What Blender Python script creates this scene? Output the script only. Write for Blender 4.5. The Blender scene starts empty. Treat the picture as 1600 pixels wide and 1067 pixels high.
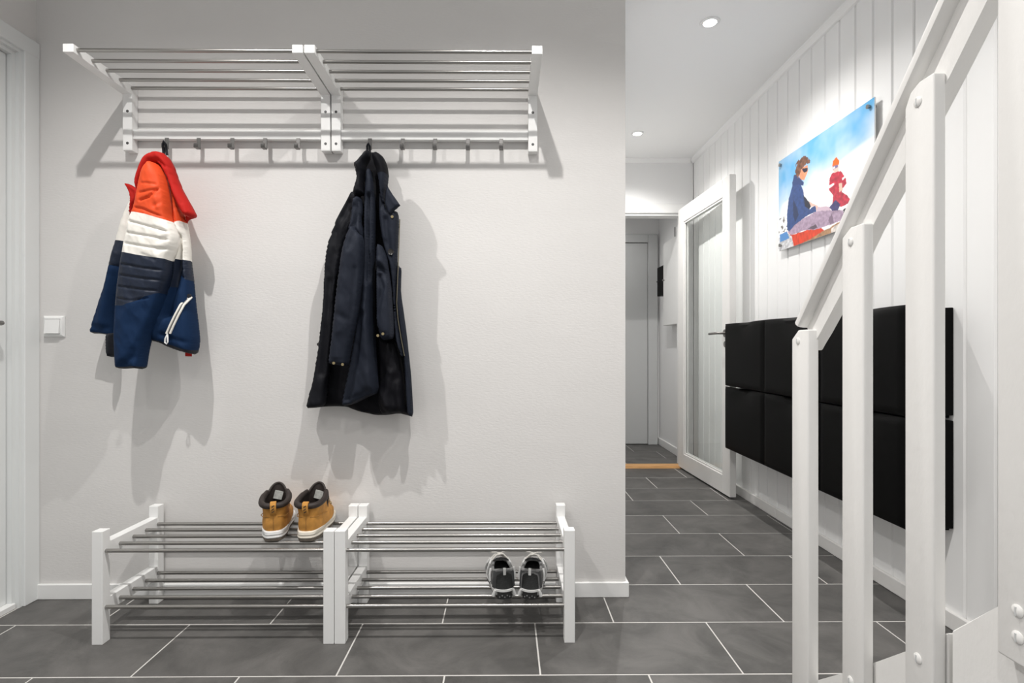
import bpy, bmesh, math, random
import numpy as np
from mathutils import Vector, noise
from mathutils.geometry import delaunay_2d_cdt

# ------------------------------------------------------------------ camera, world, light, exposure
S = bpy.context.scene
COL = S.collection
FPX, YAW, CX, CY, EYE = 841.4, .008377, 796.2, 542.83, .9711
cam_d = bpy.data.cameras.new('camera'); cam = bpy.data.objects.new('camera', cam_d); COL.objects.link(cam)
cam.location = (0, 0, EYE); cam.rotation_euler = (math.pi/2, 0, -YAW)
cam_d.sensor_width = 36; cam_d.lens = FPX*36/1600
cam_d.shift_x = (800-CX)/1600; cam_d.shift_y = (CY-533.5)/1600
cam_d.clip_start = .02
S.camera = cam
w = bpy.data.worlds.new('world'); S.world = w; w.use_nodes = True
w.node_tree.nodes['Background'].inputs[0].default_value = (.98, .99, 1, 1)
w.node_tree.nodes['Background'].inputs[1].default_value = .48
S.view_settings.view_transform = 'Standard'; S.view_settings.look = 'None'
S.view_settings.gamma = 1; S.view_settings.exposure = 0.36
SPOT_W = 64.0

# main dimensions (metres)
YW = 2.10        # coat wall
XL = -1.814      # left wall
XC = .470        # outer corner of the coat wall
XR = 1.55        # panelled wall
YE = 4.42        # end wall of the hall
ZC = 2.52        # ceiling

def at(px, py, Y=None, X=None):
    "traced picture point -> metres on the plane Y (or X)"
    c, s = math.cos(YAW), math.sin(YAW)
    a = (px-CX)/FPX; b = (CY-py)/FPX
    r = (a*c+s, c-a*s, b)
    t = Y/r[1] if Y is not None else X/r[0]
    return (r[0]*t, r[1]*t, EYE+r[2]*t)

# ------------------------------------------------------------------ materials
def new_mat(name):
    m = bpy.data.materials.new(name); m.use_nodes = True
    nt = m.node_tree; return m, nt, nt.nodes['Principled BSDF']
def mat(name, col, rough=.5, metal=0, var=0, vscale=8, bump=0, bscale=200, stretch=(1,1,1), spec=.5, sheen=0, detail=3):
    m, nt, b = new_mat(name)
    b.inputs['Base Color'].default_value = (*col, 1); b.inputs['Roughness'].default_value = rough
    b.inputs['Metallic'].default_value = metal; b.inputs['Specular IOR Level'].default_value = spec
    if sheen:
        b.inputs['Sheen Weight'].default_value = sheen; b.inputs['Sheen Roughness'].default_value = .4
    if var or bump:
        tc = nt.nodes.new('ShaderNodeTexCoord'); mp = nt.nodes.new('ShaderNodeMapping')
        mp.inputs['Scale'].default_value = stretch
        nt.links.new(tc.outputs['Object'], mp.inputs[0])
    if var:
        n = nt.nodes.new('ShaderNodeTexNoise'); n.inputs['Scale'].default_value = vscale; n.inputs['Detail'].default_value = 6
        nt.links.new(mp.outputs[0], n.inputs['Vector'])
        r = nt.nodes.new('ShaderNodeValToRGB')
        r.color_ramp.elements[0].position = .3; r.color_ramp.elements[1].position = .7
        r.color_ramp.elements[0].color = (*[max(0, c*(1-var)) for c in col], 1)
        r.color_ramp.elements[1].color = (*[min(1, c*(1+var)) for c in col], 1)
        nt.links.new(n.outputs['Fac'], r.inputs[0]); nt.links.new(r.outputs[0], b.inputs['Base Color'])
    if bump:
        n = nt.nodes.new('ShaderNodeTexNoise'); n.inputs['Scale'].default_value = bscale; n.inputs['Detail'].default_value = detail
        nt.links.new(mp.outputs[0], n.inputs['Vector'])
        bp = nt.nodes.new('ShaderNodeBump'); bp.inputs['Strength'].default_value = bump; bp.inputs['Distance'].default_value = .002
        nt.links.new(n.outputs['Fac'], bp.inputs['Height']); nt.links.new(bp.outputs[0], b.inputs['Normal'])
    return m

M = {}
M['wall'] = mat('grey_wall_paint', (.70, .685, .67), .75, var=.015, vscale=3, bump=.25, bscale=60, stretch=(1, 1, 3))
M['hallwall'] = mat('white_wall_paint', (.86, .86, .86), .7, bump=.15, bscale=90)
M['panel'] = mat('white_panel_paint', (.90, .90, .895), .45, var=.015, vscale=4, bump=.12, bscale=40, stretch=(1, 1, .15))
M['ceil'] = mat('ceiling_paint', (.93, .93, .93), .8, bump=.1, bscale=120)
M['white'] = mat('white_lacquer', (.84, .84, .83), .35, var=.01, vscale=10, bump=.08, bscale=60)
M['stairwhite'] = mat('brushed_white_paint', (.83, .82, .80), .38, var=.012, vscale=9, bump=.35, bscale=70, stretch=(1, 1, .6))
M['trimgrey'] = mat('grey_white_trim', (.76, .775, .77), .4, bump=.06, bscale=60)
M['doorgrey'] = mat('far_door_paint', (.60, .61, .61), .45, bump=.05)
M['steel'] = mat('brushed_steel', (.36, .35, .335), .3, metal=1, var=.06, vscale=30, stretch=(.1, 1, 1))
M['darksteel'] = mat('dull_steel', (.27, .26, .25), .38, metal=1)
M['hook'] = mat('hook_metal', (.20, .195, .19), .42, metal=.8)
M['black'] = mat('black_plastic', (.003, .003, .003), .5, var=.15, vscale=40, bump=.12, bscale=500, spec=.07)
M['screw'] = mat('dark_screw', (.10, .10, .10), .5, metal=.6)
M['plastic'] = mat('white_plastic', (.84, .84, .83), .35)
M['oak'] = mat('oak_threshold', (.62, .33, .12), .4, var=.2, vscale=14, stretch=(.6, 6, 6))
M['grout'] = mat('light_grout', (.60, .585, .56), .9)
M['red'] = mat('orange_quilt_nylon', (.72, .075, .018), .6, bump=.35, bscale=70, spec=.25)
M['dred'] = mat('red_softshell', (.44, .013, .009), .75, bump=.15, bscale=300, spec=.2)
M['cream'] = mat('cream_quilt_nylon', (.84, .81, .75), .65, bump=.35, bscale=70, spec=.25)
M['navyq'] = mat('navy_quilt_nylon', (.009, .015, .032), .5, bump=.4, bscale=70, spec=.3)
M['navy'] = mat('navy_softshell', (.006, .022, .064), .8, bump=.2, bscale=300, spec=.15)
M['binding'] = mat('black_binding', (.006, .008, .014), .7)
M['coat'] = mat('dark_navy_coat_twill', (.0105, .0138, .0235), .7, bump=.3, bscale=600, spec=.2, stretch=(1, 1, .4))
M['coatfacing'] = mat('dark_coat_facing', (.0045, .005, .008), .65, bump=.2, bscale=500, spec=.2)
M['coatin'] = mat('black_coat_lining', (.003, .003, .005), .7, bump=.1, bscale=400, spec=.15)
M['brass'] = mat('brass_snap', (.42, .34, .19), .35, metal=1)
M['zipmetal'] = mat('dull_brass_zip', (.20, .18, .13), .45, metal=.8)
M['hornbtn'] = mat('dark_button', (.02, .018, .016), .3)
M['nubuck'] = mat('tan_nubuck', (.50, .235, .045), .8, var=.22, vscale=28, bump=.3, bscale=250)
M['nubuck_d'] = mat('tan_stitching', (.33, .16, .035), .8)
M['bootlin'] = mat('dark_brown_lining', (.022, .014, .011), .6, bump=.15, bscale=150)
M['midsole'] = mat('cream_midsole', (.74, .69, .60), .6, var=.08, vscale=30)
M['midsole2'] = mat('white_midsole', (.74, .74, .73), .55, var=.1, vscale=30)
M['outsole'] = mat('worn_outsole', (.16, .135, .11), .8, var=.3, vscale=50)
M['rubber'] = mat('black_rubber', (.012, .012, .012), .6, bump=.2, bscale=200)
M['label'] = mat('silver_label', (.45, .45, .42), .4, var=.25, vscale=120)
M['mesh'] = mat('grey_mesh', (.20, .20, .20), .7, var=.3, vscale=90, bump=.4, bscale=700)
M['blackmesh'] = mat('black_mesh', (.018, .019, .019), .75, var=.4, vscale=200, bump=.4, bscale=700)
M['greyov'] = mat('light_grey_overlay', (.66, .66, .65), .5, var=.06, vscale=60)
M['dkov'] = mat('dark_grey_overlay', (.06, .062, .064), .6)
M['lace'] = mat('grey_lace', (.62, .60, .56), .8, var=.2, vscale=300)
M['ring'] = mat('lamp_trim_ring', (.85, .85, .85), .4)

def glass_mat():
    m, nt, b = new_mat('clear_glass')
    out = nt.nodes['Material Output']
    gl = nt.nodes.new('ShaderNodeBsdfGlossy'); gl.inputs['Roughness'].default_value = .01
    tr = nt.nodes.new('ShaderNodeBsdfTransparent'); tr.inputs[0].default_value = (.965, .975, .97, 1)
    lw = nt.nodes.new('ShaderNodeLayerWeight'); lw.inputs['Blend'].default_value = .5
    pw = nt.nodes.new('ShaderNodeMath'); pw.operation = 'POWER'; pw.inputs[1].default_value = 5
    ma = nt.nodes.new('ShaderNodeMath'); ma.operation = 'MULTIPLY_ADD'; ma.inputs[1].default_value = .28; ma.inputs[2].default_value = .02
    mx = nt.nodes.new('ShaderNodeMixShader')
    nt.links.new(lw.outputs['Facing'], pw.inputs[0]); nt.links.new(pw.outputs[0], ma.inputs[0])
    nt.links.new(ma.outputs[0], mx.inputs[0]); nt.links.new(tr.outputs[0], mx.inputs[1]); nt.links.new(gl.outputs[0], mx.inputs[2])
    nt.links.new(mx.outputs[0], out.inputs['Surface'])
    nt.nodes.remove(b)
    return m
M['glass'] = glass_mat()

def emit_mat(name, col, s):
    m, nt, b = new_mat(name)
    b.inputs['Base Color'].default_value = (1, 1, 1, 1)
    b.inputs['Emission Color'].default_value = (*col, 1); b.inputs['Emission Strength'].default_value = s
    return m
M['lamp'] = emit_mat('lamp_lens', (1, .97, .92), 14)

def tile_mat():
    m, nt, b = new_mat('slate_floor_tile')
    tc = nt.nodes.new('ShaderNodeTexCoord'); oi = nt.nodes.new('ShaderNodeObjectInfo')
    add = nt.nodes.new('ShaderNodeVectorMath'); add.operation = 'ADD'
    sc = nt.nodes.new('ShaderNodeVectorMath'); sc.operation = 'SCALE'; sc.inputs['Scale'].default_value = 7
    nt.links.new(oi.outputs['Location'], sc.inputs[0])
    nt.links.new(tc.outputs['Object'], add.inputs[0]); nt.links.new(sc.outputs[0], add.inputs[1])
    n = nt.nodes.new('ShaderNodeTexNoise'); n.inputs['Scale'].default_value = 5; n.inputs['Detail'].default_value = 9; n.inputs['Roughness'].default_value = .65; n.inputs['Distortion'].default_value = .6
    nt.links.new(add.outputs[0], n.inputs['Vector'])
    r = nt.nodes.new('ShaderNodeValToRGB'); r.color_ramp.elements[0].position = .36; r.color_ramp.elements[1].position = .68
    r.color_ramp.elements[0].color = (.066, .064, .061, 1); r.color_ramp.elements[1].color = (.130, .125, .119, 1)
    nt.links.new(n.outputs['Fac'], r.inputs[0])
    hs = nt.nodes.new('ShaderNodeHueSaturation')
    mr = nt.nodes.new('ShaderNodeMapRange'); mr.inputs['To Min'].default_value = .9; mr.inputs['To Max'].default_value = 1.1
    nt.links.new(oi.outputs['Random'], mr.inputs['Value']); nt.links.new(mr.outputs[0], hs.inputs['Value'])
    nt.links.new(r.outputs[0], hs.inputs['Color']); nt.links.new(hs.outputs[0], b.inputs['Base Color'])
    n2 = nt.nodes.new('ShaderNodeTexNoise'); n2.inputs['Scale'].default_value = 160; n2.inputs['Detail'].default_value = 4
    nt.links.new(add.outputs[0], n2.inputs['Vector'])
    mix = nt.nodes.new('ShaderNodeMath'); mix.operation = 'MULTIPLY_ADD'; mix.inputs[1].default_value = .6
    nt.links.new(n2.outputs['Fac'], mix.inputs[0]); nt.links.new(n.outputs['Fac'], mix.inputs[2])
    bp = nt.nodes.new('ShaderNodeBump'); bp.inputs['Strength'].default_value = .5; bp.inputs['Distance'].default_value = .0015
    nt.links.new(mix.outputs[0], bp.inputs['Height']); nt.links.new(bp.outputs[0], b.inputs['Normal'])
    b.inputs['Roughness'].default_value = .5
    return m
M['tile'] = tile_mat()

# ------------------------------------------------------------------ mesh helpers
def wloc(o):
    v = Vector((0, 0, 0))
    while o is not None:
        v += o.location; o = o.parent
    return v
class MB:
    def __init__(s): s.bm = bmesh.new()
    def face(s, pts): return s.bm.faces.new([s.bm.verts.new(p) for p in pts])
    def mesh(s, vs, fs):
        bv = [s.bm.verts.new(v) for v in vs]
        for f in fs:
            try: s.bm.faces.new([bv[i] for i in f])
            except ValueError: pass
        return s
    def box(s, x0, x1, y0, y1, z0, z1, bev=0, seg=1):
        t = bmesh.new()
        vs = [t.verts.new((x, y, z)) for x in (x0, x1) for y in (y0, y1) for z in (z0, z1)]
        for f in ((0,1,3,2),(4,6,7,5),(0,4,5,1),(2,3,7,6),(0,2,6,4),(1,5,7,3)): t.faces.new([vs[i] for i in f])
        if bev: bmesh.ops.bevel(t, geom=t.edges[:], offset=bev, segments=seg, profile=.5, affect='EDGES')
        s._merge(t); return s
    def prism(s, poly, axis, lo, hi, bev=0, seg=1):
        "poly of 2-D points; axis 'x': (y,z)  'y': (x,z)  'z': (x,y)"
        def P(p, h): return (h, p[0], p[1]) if axis == 'x' else (p[0], h, p[1]) if axis == 'y' else (p[0], p[1], h)
        t = bmesh.new()
        a = [t.verts.new(P(p, lo)) for p in poly]; b = [t.verts.new(P(p, hi)) for p in poly]
        t.faces.new(a); t.faces.new(b[::-1]); n = len(poly)
        for i in range(n): t.faces.new((a[i], b[i], b[(i+1) % n], a[(i+1) % n]))
        if bev: bmesh.ops.bevel(t, geom=t.edges[:], offset=bev, segments=seg, profile=.5, affect='EDGES')
        bmesh.ops.recalc_face_normals(t, faces=t.faces[:])
        s._merge(t); return s
    def tube(s, path, r, n=10, cap=True, closed=False):
        path = [Vector(p) for p in path]; N = len(path)
        rr = r if hasattr(r, '__len__') else [r]*N
        rings = []; up = None
        for i, p in enumerate(path):
            if closed: d = path[(i+1) % N]-path[i-1]
            else: d = path[min(i+1, N-1)]-path[max(i-1, 0)]
            d.normalize()
            if up is None:
                up = Vector((0, 0, 1)) if abs(d.z) < .9 else Vector((1, 0, 0))
            a = d.cross(up); a.normalize(); b = a.cross(d); up = b
            rings.append([p+rr[i]*(math.cos(t)*a+math.sin(t)*b) for t in [2*math.pi*k/n for k in range(n)]])
        s.loft(rings, cap and not closed, closed); return s
    def loft(s, rings, cap=True, closed=False):
        t = bmesh.new()
        R = [[t.verts.new(p) for p in r] for r in rings]; n = len(R[0])
        m = len(R) if closed else len(R)-1
        for i in range(m):
            A, B = R[i], R[(i+1) % len(R)]
            for k in range(n): t.faces.new((A[k], A[(k+1) % n], B[(k+1) % n], B[k]))
        if cap: t.faces.new(R[0][::-1]); t.faces.new(R[-1])
        bmesh.ops.recalc_face_normals(t, faces=t.faces[:])
        s._merge(t); return s
    def cyl(s, p0, p1, r, n=16): return s.tube([p0, p1], r, n)
    def disc(s, c, axis, r, t_, n=16):
        a = Vector(axis).normalized()*t_
        return s.tube([Vector(c), Vector(c)+a], r, n)
    def _merge(s, t):
        me = bpy.data.meshes.new('tmp'); t.to_mesh(me); t.free(); s.bm.from_mesh(me); bpy.data.meshes.remove(me)
    def build(s, name, material, parent=None, smooth=False, local=False, label=None, ang=.6):
        me = bpy.data.meshes.new(name)
        off = Vector((0, 0, 0)) if (local or parent is None) else wloc(parent)
        if off.length: bmesh.ops.translate(s.bm, verts=s.bm.verts[:], vec=-off)
        s.bm.to_mesh(me); s.bm.free()
        me.materials.append(M[material] if isinstance(material, str) else material)
        if smooth:
            me.shade_smooth()
            if ang: me.set_sharp_from_angle(angle=ang)
        o = bpy.data.objects.new(name, me); COL.objects.link(o)
        if parent is not None: o.parent = parent
        if label: o['label'] = label
        return o

def thing(name, label, cat, loc=(0, 0, 0), group=None, rz=0):
    o = bpy.data.objects.new(name, None); COL.objects.link(o); o.empty_display_size = .05
    o.location = loc; o.rotation_euler = (0, 0, rz); return tag(o, label, cat, group)
def tag(o, label, cat, group=None):
    o['label'] = label; o['category'] = cat
    if group: o['group'] = group
    return o
def struct(o, label=None):
    o['kind'] = 'structure'
    if label: o['label'] = label
    return o
def center(o):
    "put a mesh object's origin at the bottom centre of its own box"
    me = o.data; co = np.empty(len(me.vertices)*3); me.vertices.foreach_get('co', co); co = co.reshape(-1, 3)
    c = (co.min(0)+co.max(0))/2; c[2] = co[:, 2].min()
    me.vertices.foreach_set('co', (co-c).ravel()); o.location = o.location+Vector(c); me.update(); return o
def copy_tree(o, parent=None):
    c = o.copy(); COL.objects.link(c); c.parent = parent
    for ch in list(o.children): copy_tree(ch, c)
    return c

# ------------------------------------------------------------------ the shell
# floor: grout bed with separate slate tiles, 30 x 60 cm in a third bond
bed = MB().box(XL-.1, XR+.05, -1.2, 4.31, -.06, -.0007).build('floor', 'grout'); struct(bed, 'dark slate tiled floor with light grout')
T0, TP, TX = 1.5965, .302, .605
JX = {-1:.426, 0:.71, 1:.989, 2:.72, 3:1.117, 4:.912, 5:1.175, 6:.812, 7:1.052, 8:1.358}
rnd = random.Random(4)
tile_cache = {}
for k in range(-9, 9):
    y0, y1 = T0+k*TP+.0019, T0+(k+1)*TP-.0019
    if k == 8: y1 = 4.308
    j = JX.get(k, .31+.2*(k % 3))
    x = j-math.ceil((j-XL)/TX)*TX
    while x < XR:
        a, b = max(x+.0019, XL), min(x+TX-.0019, XR)
        x += TX
        if b-a < .02 or (y0 > YW+.02 and b < XC): continue
        if y0 > YW: a = max(a, XC-.02)
        key = (round(b-a, 3), round(y1-y0, 3))
        if key not in tile_cache:
            h, g = (b-a)/2, (y1-y0)/2
            t = MB().box(-h, h, -g, g, -.02, 0, .0012).build('tile', 'tile', bed, local=True); tile_cache[key] = t.data
        else:
            t = bpy.data.objects.new('tile', tile_cache[key]); COL.objects.link(t); t.parent = bed
        t.location = ((a+b)/2, (y0+y1)/2, rnd.uniform(-.0002, .0002))

struct(MB().box(XL-.1, XC, YW, YW+.1, -.06, 3.0).build('wall_back', 'wall'), 'warm grey painted wall behind the coat racks')
struct(MB().box(XC-.1, XC, YW+.1, YE+.1, -.06, ZC).build('wall_hall', 'hallwall'), 'white painted hall wall')
# left wall with door opening
DL0, DL1, DLZ = 1.13, 2.026, 2.085
wl = MB()
wl.box(XL-.12, XL, -1.2, DL0, -.06, 3.0); wl.box(XL-.12, XL, DL1, YW, -.06, 3.0); wl.box(XL-.12, XL, DL0, DL1, DLZ, 3.0)
struct(wl.build('wall_left', 'wall'), 'grey painted wall above the left door')
# end wall with doorway
OX0, OX1, OZ = .60, 1.458, 2.073
we = MB()
we.box(XC, OX0, YE, YE+.1, -.06, ZC); we.box(OX1, XR, YE, YE+.1, -.06, ZC); we.box(OX0, OX1, YE, YE+.1, OZ, ZC)
struct(we.build('wall_end', 'hallwall'), 'white wall with the doorway at the end of the hall')
# ceiling (stairwell left open to the right of the camera)
ce = MB()
ce.box(XL-.1, XR+.3, .75, YE, ZC, ZC+.1); ce.box(XL-.1, .72, -1.2, .75, ZC, ZC+.1)
struct(ce.build('ceiling', 'ceil'), 'smooth white ceiling')

# panelled wall of vertical boards
wr = MB().box(XR+.010, XR+.12, -1.2, YE+.1, -.06, 3.6).build('wall_right', 'panel'); struct(wr, 'white wall of vertical tongue and groove boards')
PB = .1137
y = 2.370-PB*25
pm = None
def plank_mesh(w_):
    h = w_/2; c = .005; g = .0022
    prof = [(.011, -h+g), (.006, -h+g), (0, -h+g+c), (0, h-g-c), (.006, h-g), (.011, h-g)]
    m = MB(); m.prism(prof, 'z', 0, 3.5); return m
while y < YE-.005:
    w_ = min(PB, YE-y)
    if pm is None or w_ < PB-.001:
        o = plank_mesh(w_).build('plank', 'panel', wr, local=True)
        if w_ > PB-.001: pm = o.data
    else:
        o = bpy.data.objects.new('plank', pm); COL.objects.link(o); o.parent = wr
    o.location = (XR, y+w_/2, 0); y += PB

# baseboards and mouldings
struct(MB().box(XL, XC+.012, YW-.012, YW, 0, .058, .002).box(XC, XC+.012, YW, YE, 0, .058, .002).build('baseboard_back', 'white'), 'low white skirting under the coat wall')
bb = MB().box(XR-.016, XR, 3.05, YE, 0, .06, .003).box(XR-.016, XR, -1.0, 3.046, 0, .06, .003)
struct(bb.build('baseboard_right', 'stairwhite'), 'white skirting along the panelled wall')
cr = MB().prism([(XR, ZC), (XR-.028, ZC), (XR-.026, ZC-.010), (XR-.010, ZC-.030), (XR, ZC-.034)], 'y', .75, YE)
struct(cr.build('trim_1', 'panel'), 'ceiling moulding over the panelled wall')
cr = MB().prism([(YE, ZC), (YE-.028, ZC), (YE-.026, ZC-.010), (YE-.010, ZC-.030), (YE, ZC-.034)], 'x', XC, XR-.028)
struct(cr.build('trim_2', 'panel'), 'ceiling moulding over the doorway wall')

# left door: casing, jamb, leaf, handle, threshold
tr = MB()
cx0, cx1 = XL, XL+.014
tr.box(cx0, cx1, 2.034, YW-.001, 0, 2.143, .002)
tr.box(cx0, cx1, DL0-.065, DL0-.001, 0, 2.143, .002)
tr.prism([(2.099, 2.143), (DL0-.064, 2.143), (DL0-.064, 2.083), (2.099, 2.083)], 'x', cx0, cx1+.001, .002)
struct(tr.build('trim_3', 'trimgrey'), 'pale grey casing of the left door')
tj = MB()
tj.box(XL-.11, XL+.003, 2.022, 2.0345, 0, 2.083); tj.box(XL-.11, XL-.012, 2.008, 2.0222, 0, 2.071)
tj.box(XL-.11, XL+.003, DL0, 2.022, 2.071, 2.0835); tj.box(XL-.11, XL-.012, DL0, 2.008, 2.058, 2.0712)
struct(tj.build('trim_4', 'trimgrey'), 'inner jamb of the left door')
door = MB().box(XL-.10, XL-.030, DL0+.004, 2.006, .022, 2.056, .002).build('door_1', 'trimgrey'); struct(door, 'pale grey panel door at the left edge')
h = MB()
h.disc((XL-.030, 1.935, 1.058), (1, 0, 0), .024, .008, 24)
h.tube([(XL-.03, 1.935, 1.058), (XL+.018, 1.935, 1.058), (XL+.026, 1.928, 1.058), (XL+.028, 1.905, 1.058), (XL+.028, 1.81, 1.058)], .0085, 12)
h.build('door_handle', 'darksteel', door, True, label='grey metal lever handle')
struct(MB().box(XL-.11, XL-.004, DL0, 2.018, .0, .022, .003).build('threshold_1', 'white'), 'white threshold under the left door')

# doorway trim, oak threshold
th = MB()
th.box(OX0-.07, OX1+.03, YE-.014, YE, 2.073, 2.150, .003); th.box(OX0-.07, OX0, YE-.014, YE, 0, 2.073, .003); th.box(OX1+.006, OX1+.03, YE-.010, YE, 0, 2.073, .002)
struct(th.build('trim_5', 'white'), 'white casing around the doorway')
th = MB(); th.box(OX0-.004, OX0+.03, YE, YE+.1, 0, 2.073); th.box(OX1-.012, OX1+.001, YE, YE+.1, 0, 2.073); th.box(OX0, OX1, YE, YE+.1, 2.055, 2.0735)
struct(th.build('trim_6', 'white'), 'white lining inside the doorway')
struct(MB().prism([(4.309, 0), (4.318, .018), (4.40, .02), (4.41, 0)], 'x', OX0, OX1, .002).build('threshold_2', 'oak'), 'oak threshold across the doorway')

# room beyond the doorway
YF = 5.40
b2 = MB().box(XC-.3, XR+.2, 4.31, YF+.1, -.06, -.0007).build('floor_far', 'grout'); struct(b2, 'slate floor of the room beyond the doorway')
for (a, b, c_, d) in ((.3, 1.013, 4.412, 4.71), (1.016, 1.56, 4.412, 4.71), (.3, .80, 4.713, 5.012), (.803, 1.41, 4.713, 5.012), (1.413, 1.56, 4.713, 5.012), (.3, 1.2, 5.015, 5.4), (1.203, 1.56, 5.015, 5.4)):
    t = MB().box(-(b-a)/2, (b-a)/2, -(d-c_)/2, (d-c_)/2, -.02, 0, .0012).build('tile', 'tile', b2, local=True); t.location = ((a+b)/2, (c_+d)/2, 0)
XF = 1.548
struct(MB().box(.2, XF, YF, YF+.1, -.06, ZC).build('wall_far', 'hallwall'), 'shaded wall of the far room')
struct(MB().box(XF, XF+.1, YE+.1, YF+.1, -.06, ZC).build('wall_far_right', 'hallwall'), 'plain wall behind the small cabinet')
struct(MB().box(.2, .3, YE+.1, YF, -.06, ZC).build('wall_far_left', 'hallwall'))
struct(MB().box(.2, XF+.1, YE+.1, YF+.1, ZC-.12, ZC).build('ceiling_far', 'ceil'))
struct(MB().box(XF-.014, XF, YE+.1, YF-.001, 0, .07, .003).build('baseboard_far', 'white'))
fd = MB().box(.70, 1.424, YF-.028, YF-.006, .008, 2.014, .002).build('door_2', 'doorgrey'); struct(fd, 'flat grey door in the far room')
c = MB(); c.box(1.428, 1.524, YF-.04, YF, 0, 2.10, .004); c.box(.62, 1.4275, YF-.04, YF, 2.018, 2.10, .004)
struct(c.build('trim_7', 'doorgrey'), 'casing of the far grey door')

# ------------------------------------------------------------------ ceiling spotlights
def spot(x, y, label, power=SPOT_W, z=ZC):
    t = thing('recessed_spotlight', label, 'spotlight', (x, y, z), 'recessed ceiling spotlights')
    rings = []
    for r, dz in ((.030, -.001), (.031, -.006), (.039, -.007), (.045, -.003), (.045, .002), (.030, .002)):
        rings.append([(r*math.cos(a), r*math.sin(a), dz) for a in [2*math.pi*k/32 for k in range(32)]])
    MB().loft(rings, False, True).build('trim_ring', 'ring', t, True, local=True)
    MB().disc((0, 0, -.0015), (0, 0, -1), .0295, .0015, 32).build('lens', 'lamp', t, local=True)
    l = bpy.data.lights.new('spot_beam', 'SPOT'); l.energy = power; l.color = (1, .975, .945)
    l.spot_size = math.radians(142); l.spot_blend = 1.0; l.shadow_soft_size = .012
    lo = bpy.data.objects.new('spot_beam', l); COL.objects.link(lo); lo.parent = t; lo.location = (0, 0, -.012)
    return t
spot(.975, 2.555, 'lit recessed ceiling spotlight nearer the camera, above the hanging print', 47)
spot(.957, 3.885, 'lit recessed ceiling spotlight farther down the hall, near the doorway', 56)
spot(.965, 1.22, 'recessed ceiling spotlight over the stair foot', 36)
spot(-.06, 1.22, 'recessed ceiling spotlight in front of the right coat rack')
spot(-1.09, 1.22, 'recessed ceiling spotlight in front of the left coat rack')
spot(-.06, -.11, 'recessed ceiling spotlight behind the viewer', 36)
spot(-1.09, -.11, 'recessed ceiling spotlight behind the viewer on the left', 36)
spot(.95, 4.95, 'recessed ceiling spotlight in the far room', 10, ZC-.12)

# ------------------------------------------------------------------ hat racks
def hat_rack(x0, label, hooks):
    W = .788
    t = thing('coat_rack', label, 'coat rack', (x0, YW, 1.722), 'white wall coat racks with steel bars')
    L = lambda: MB()
    yf = -.315; z0, z1, zt = 0, .218, .25
    for a in (0, W-.035):
        # bracket: an upright on the wall with an arm reaching out from its top
        o = L().prism([(-.001, z0), (-.035, z0), (-.035, .2145), (yf, .222), (yf, zt), (-.001, zt)], 'x', a, a+.035, .0012).build('bracket', 'white', t, local=True)
        for zz in (.028, .150):
            s_ = L(); s_.disc((a+.0175, -.0345, zz), (0, -1, 0), .0052, .0012, 14); s_.build('screw', 'screw', o, local=True)
    for i, yy in enumerate((-.298, -.232, -.166, -.100, -.036)):
        L().cyl((.030, yy, .237), (W-.030, yy, .237), .0062, 16).build('bar', 'steel', t, True, local=True)
    L().box(.035, W-.035, -.030, -.010, .046, .082, .0012).build('rail', 'white', t, local=True)
    for hx in hooks:
        hx -= x0
        m = L()
        m.box(hx-.0075, hx+.0075, -.033, -.0305, .030, .050, .0006)
        m.box(hx-.0075, hx+.0075, -.033, -.0300, .006, .032, .0006)
        m.box(hx-.0075, hx+.0075, -.052, -.031, .006, .0095, .0006)
        m.box(hx-.0075, hx+.0075, -.054, -.0505, .006, .022, .0006)
        m.build('hook', 'hook', t, local=True)
    return t
hk = (-1.292, -1.171, -1.043, -.918, -.792, -.518, -.392, -.268, -.142, -.015)
hat_rack(-1.457, 'left wall coat rack, its hook holding the red, white and navy jacket', hk[:5])
hat_rack(-.664, 'right wall coat rack, its hook holding the long dark coat', hk[5:])

# ------------------------------------------------------------------ shoe racks
YR = 1.768
def shoe_rack(x0, label):
    W = .7885; D = .317
    t = thing('shoe_rack', label, 'shoe rack', (x0, YR, 0), 'white shoe racks with steel bars')
    for a in (0, W-.035):
        for b in (0, D-.035): MB().box(a, a+.035, b, b+.035, 0, .37, .0013).build('post', 'white', t, local=True)
        MB().box(a+.002, a+.033, .035, D-.035, .282, .328, .0013).build('cross_rail', 'white', t, local=True)
        MB().box(a+.002, a+.033, .035, D-.035, .096, .143, .0013).build('cross_rail', 'white', t, local=True)
    for zz in (.302, .117):
        for yy in (.016, .0835, .1500, .2170, .2840):
            MB().cyl((.030, yy, zz), (W-.030, yy, zz), .0063, 16).build('bar', 'steel', t, True, local=True)
    return t
shoe_rack(-1.349, 'left white shoe rack with tan boots on its upper bars')
shoe_rack(-.5585, 'right white shoe rack with grey sneakers on its lower bars')

# ------------------------------------------------------------------ light switch
sw = thing('light_switch', 'square white rocker light switch beside the door casing', 'light switch', (-1.742, YW, 1.012))
fr = []
for hw, y_ in ((.0405, 0), (.0405, -.004), (.034, -.011), (.029, -.012), (.029, -.006)):
    fr.append([(sx*hw, y_, .0405+sz*hw) for sx, sz in ((-1, -1), (1, -1), (1, 1), (-1, 1))])
MB().loft(fr, True).build('frame', 'plastic', sw, local=True)
MB().mesh([(-.0275, -.006, .013), (.0275, -.006, .013), (.0275, -.006, .068), (-.0275, -.006, .068), (-.0275, -.021, .013), (.0275, -.021, .013), (.0275, -.0135, .068), (-.0275, -.0135, .068)],
          [(0, 1, 2, 3), (4, 7, 6, 5), (0, 4, 5, 1), (1, 5, 6, 2), (2, 6, 7, 3), (3, 7, 4, 0)]).build('rocker', 'plastic', sw, local=True)

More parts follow.
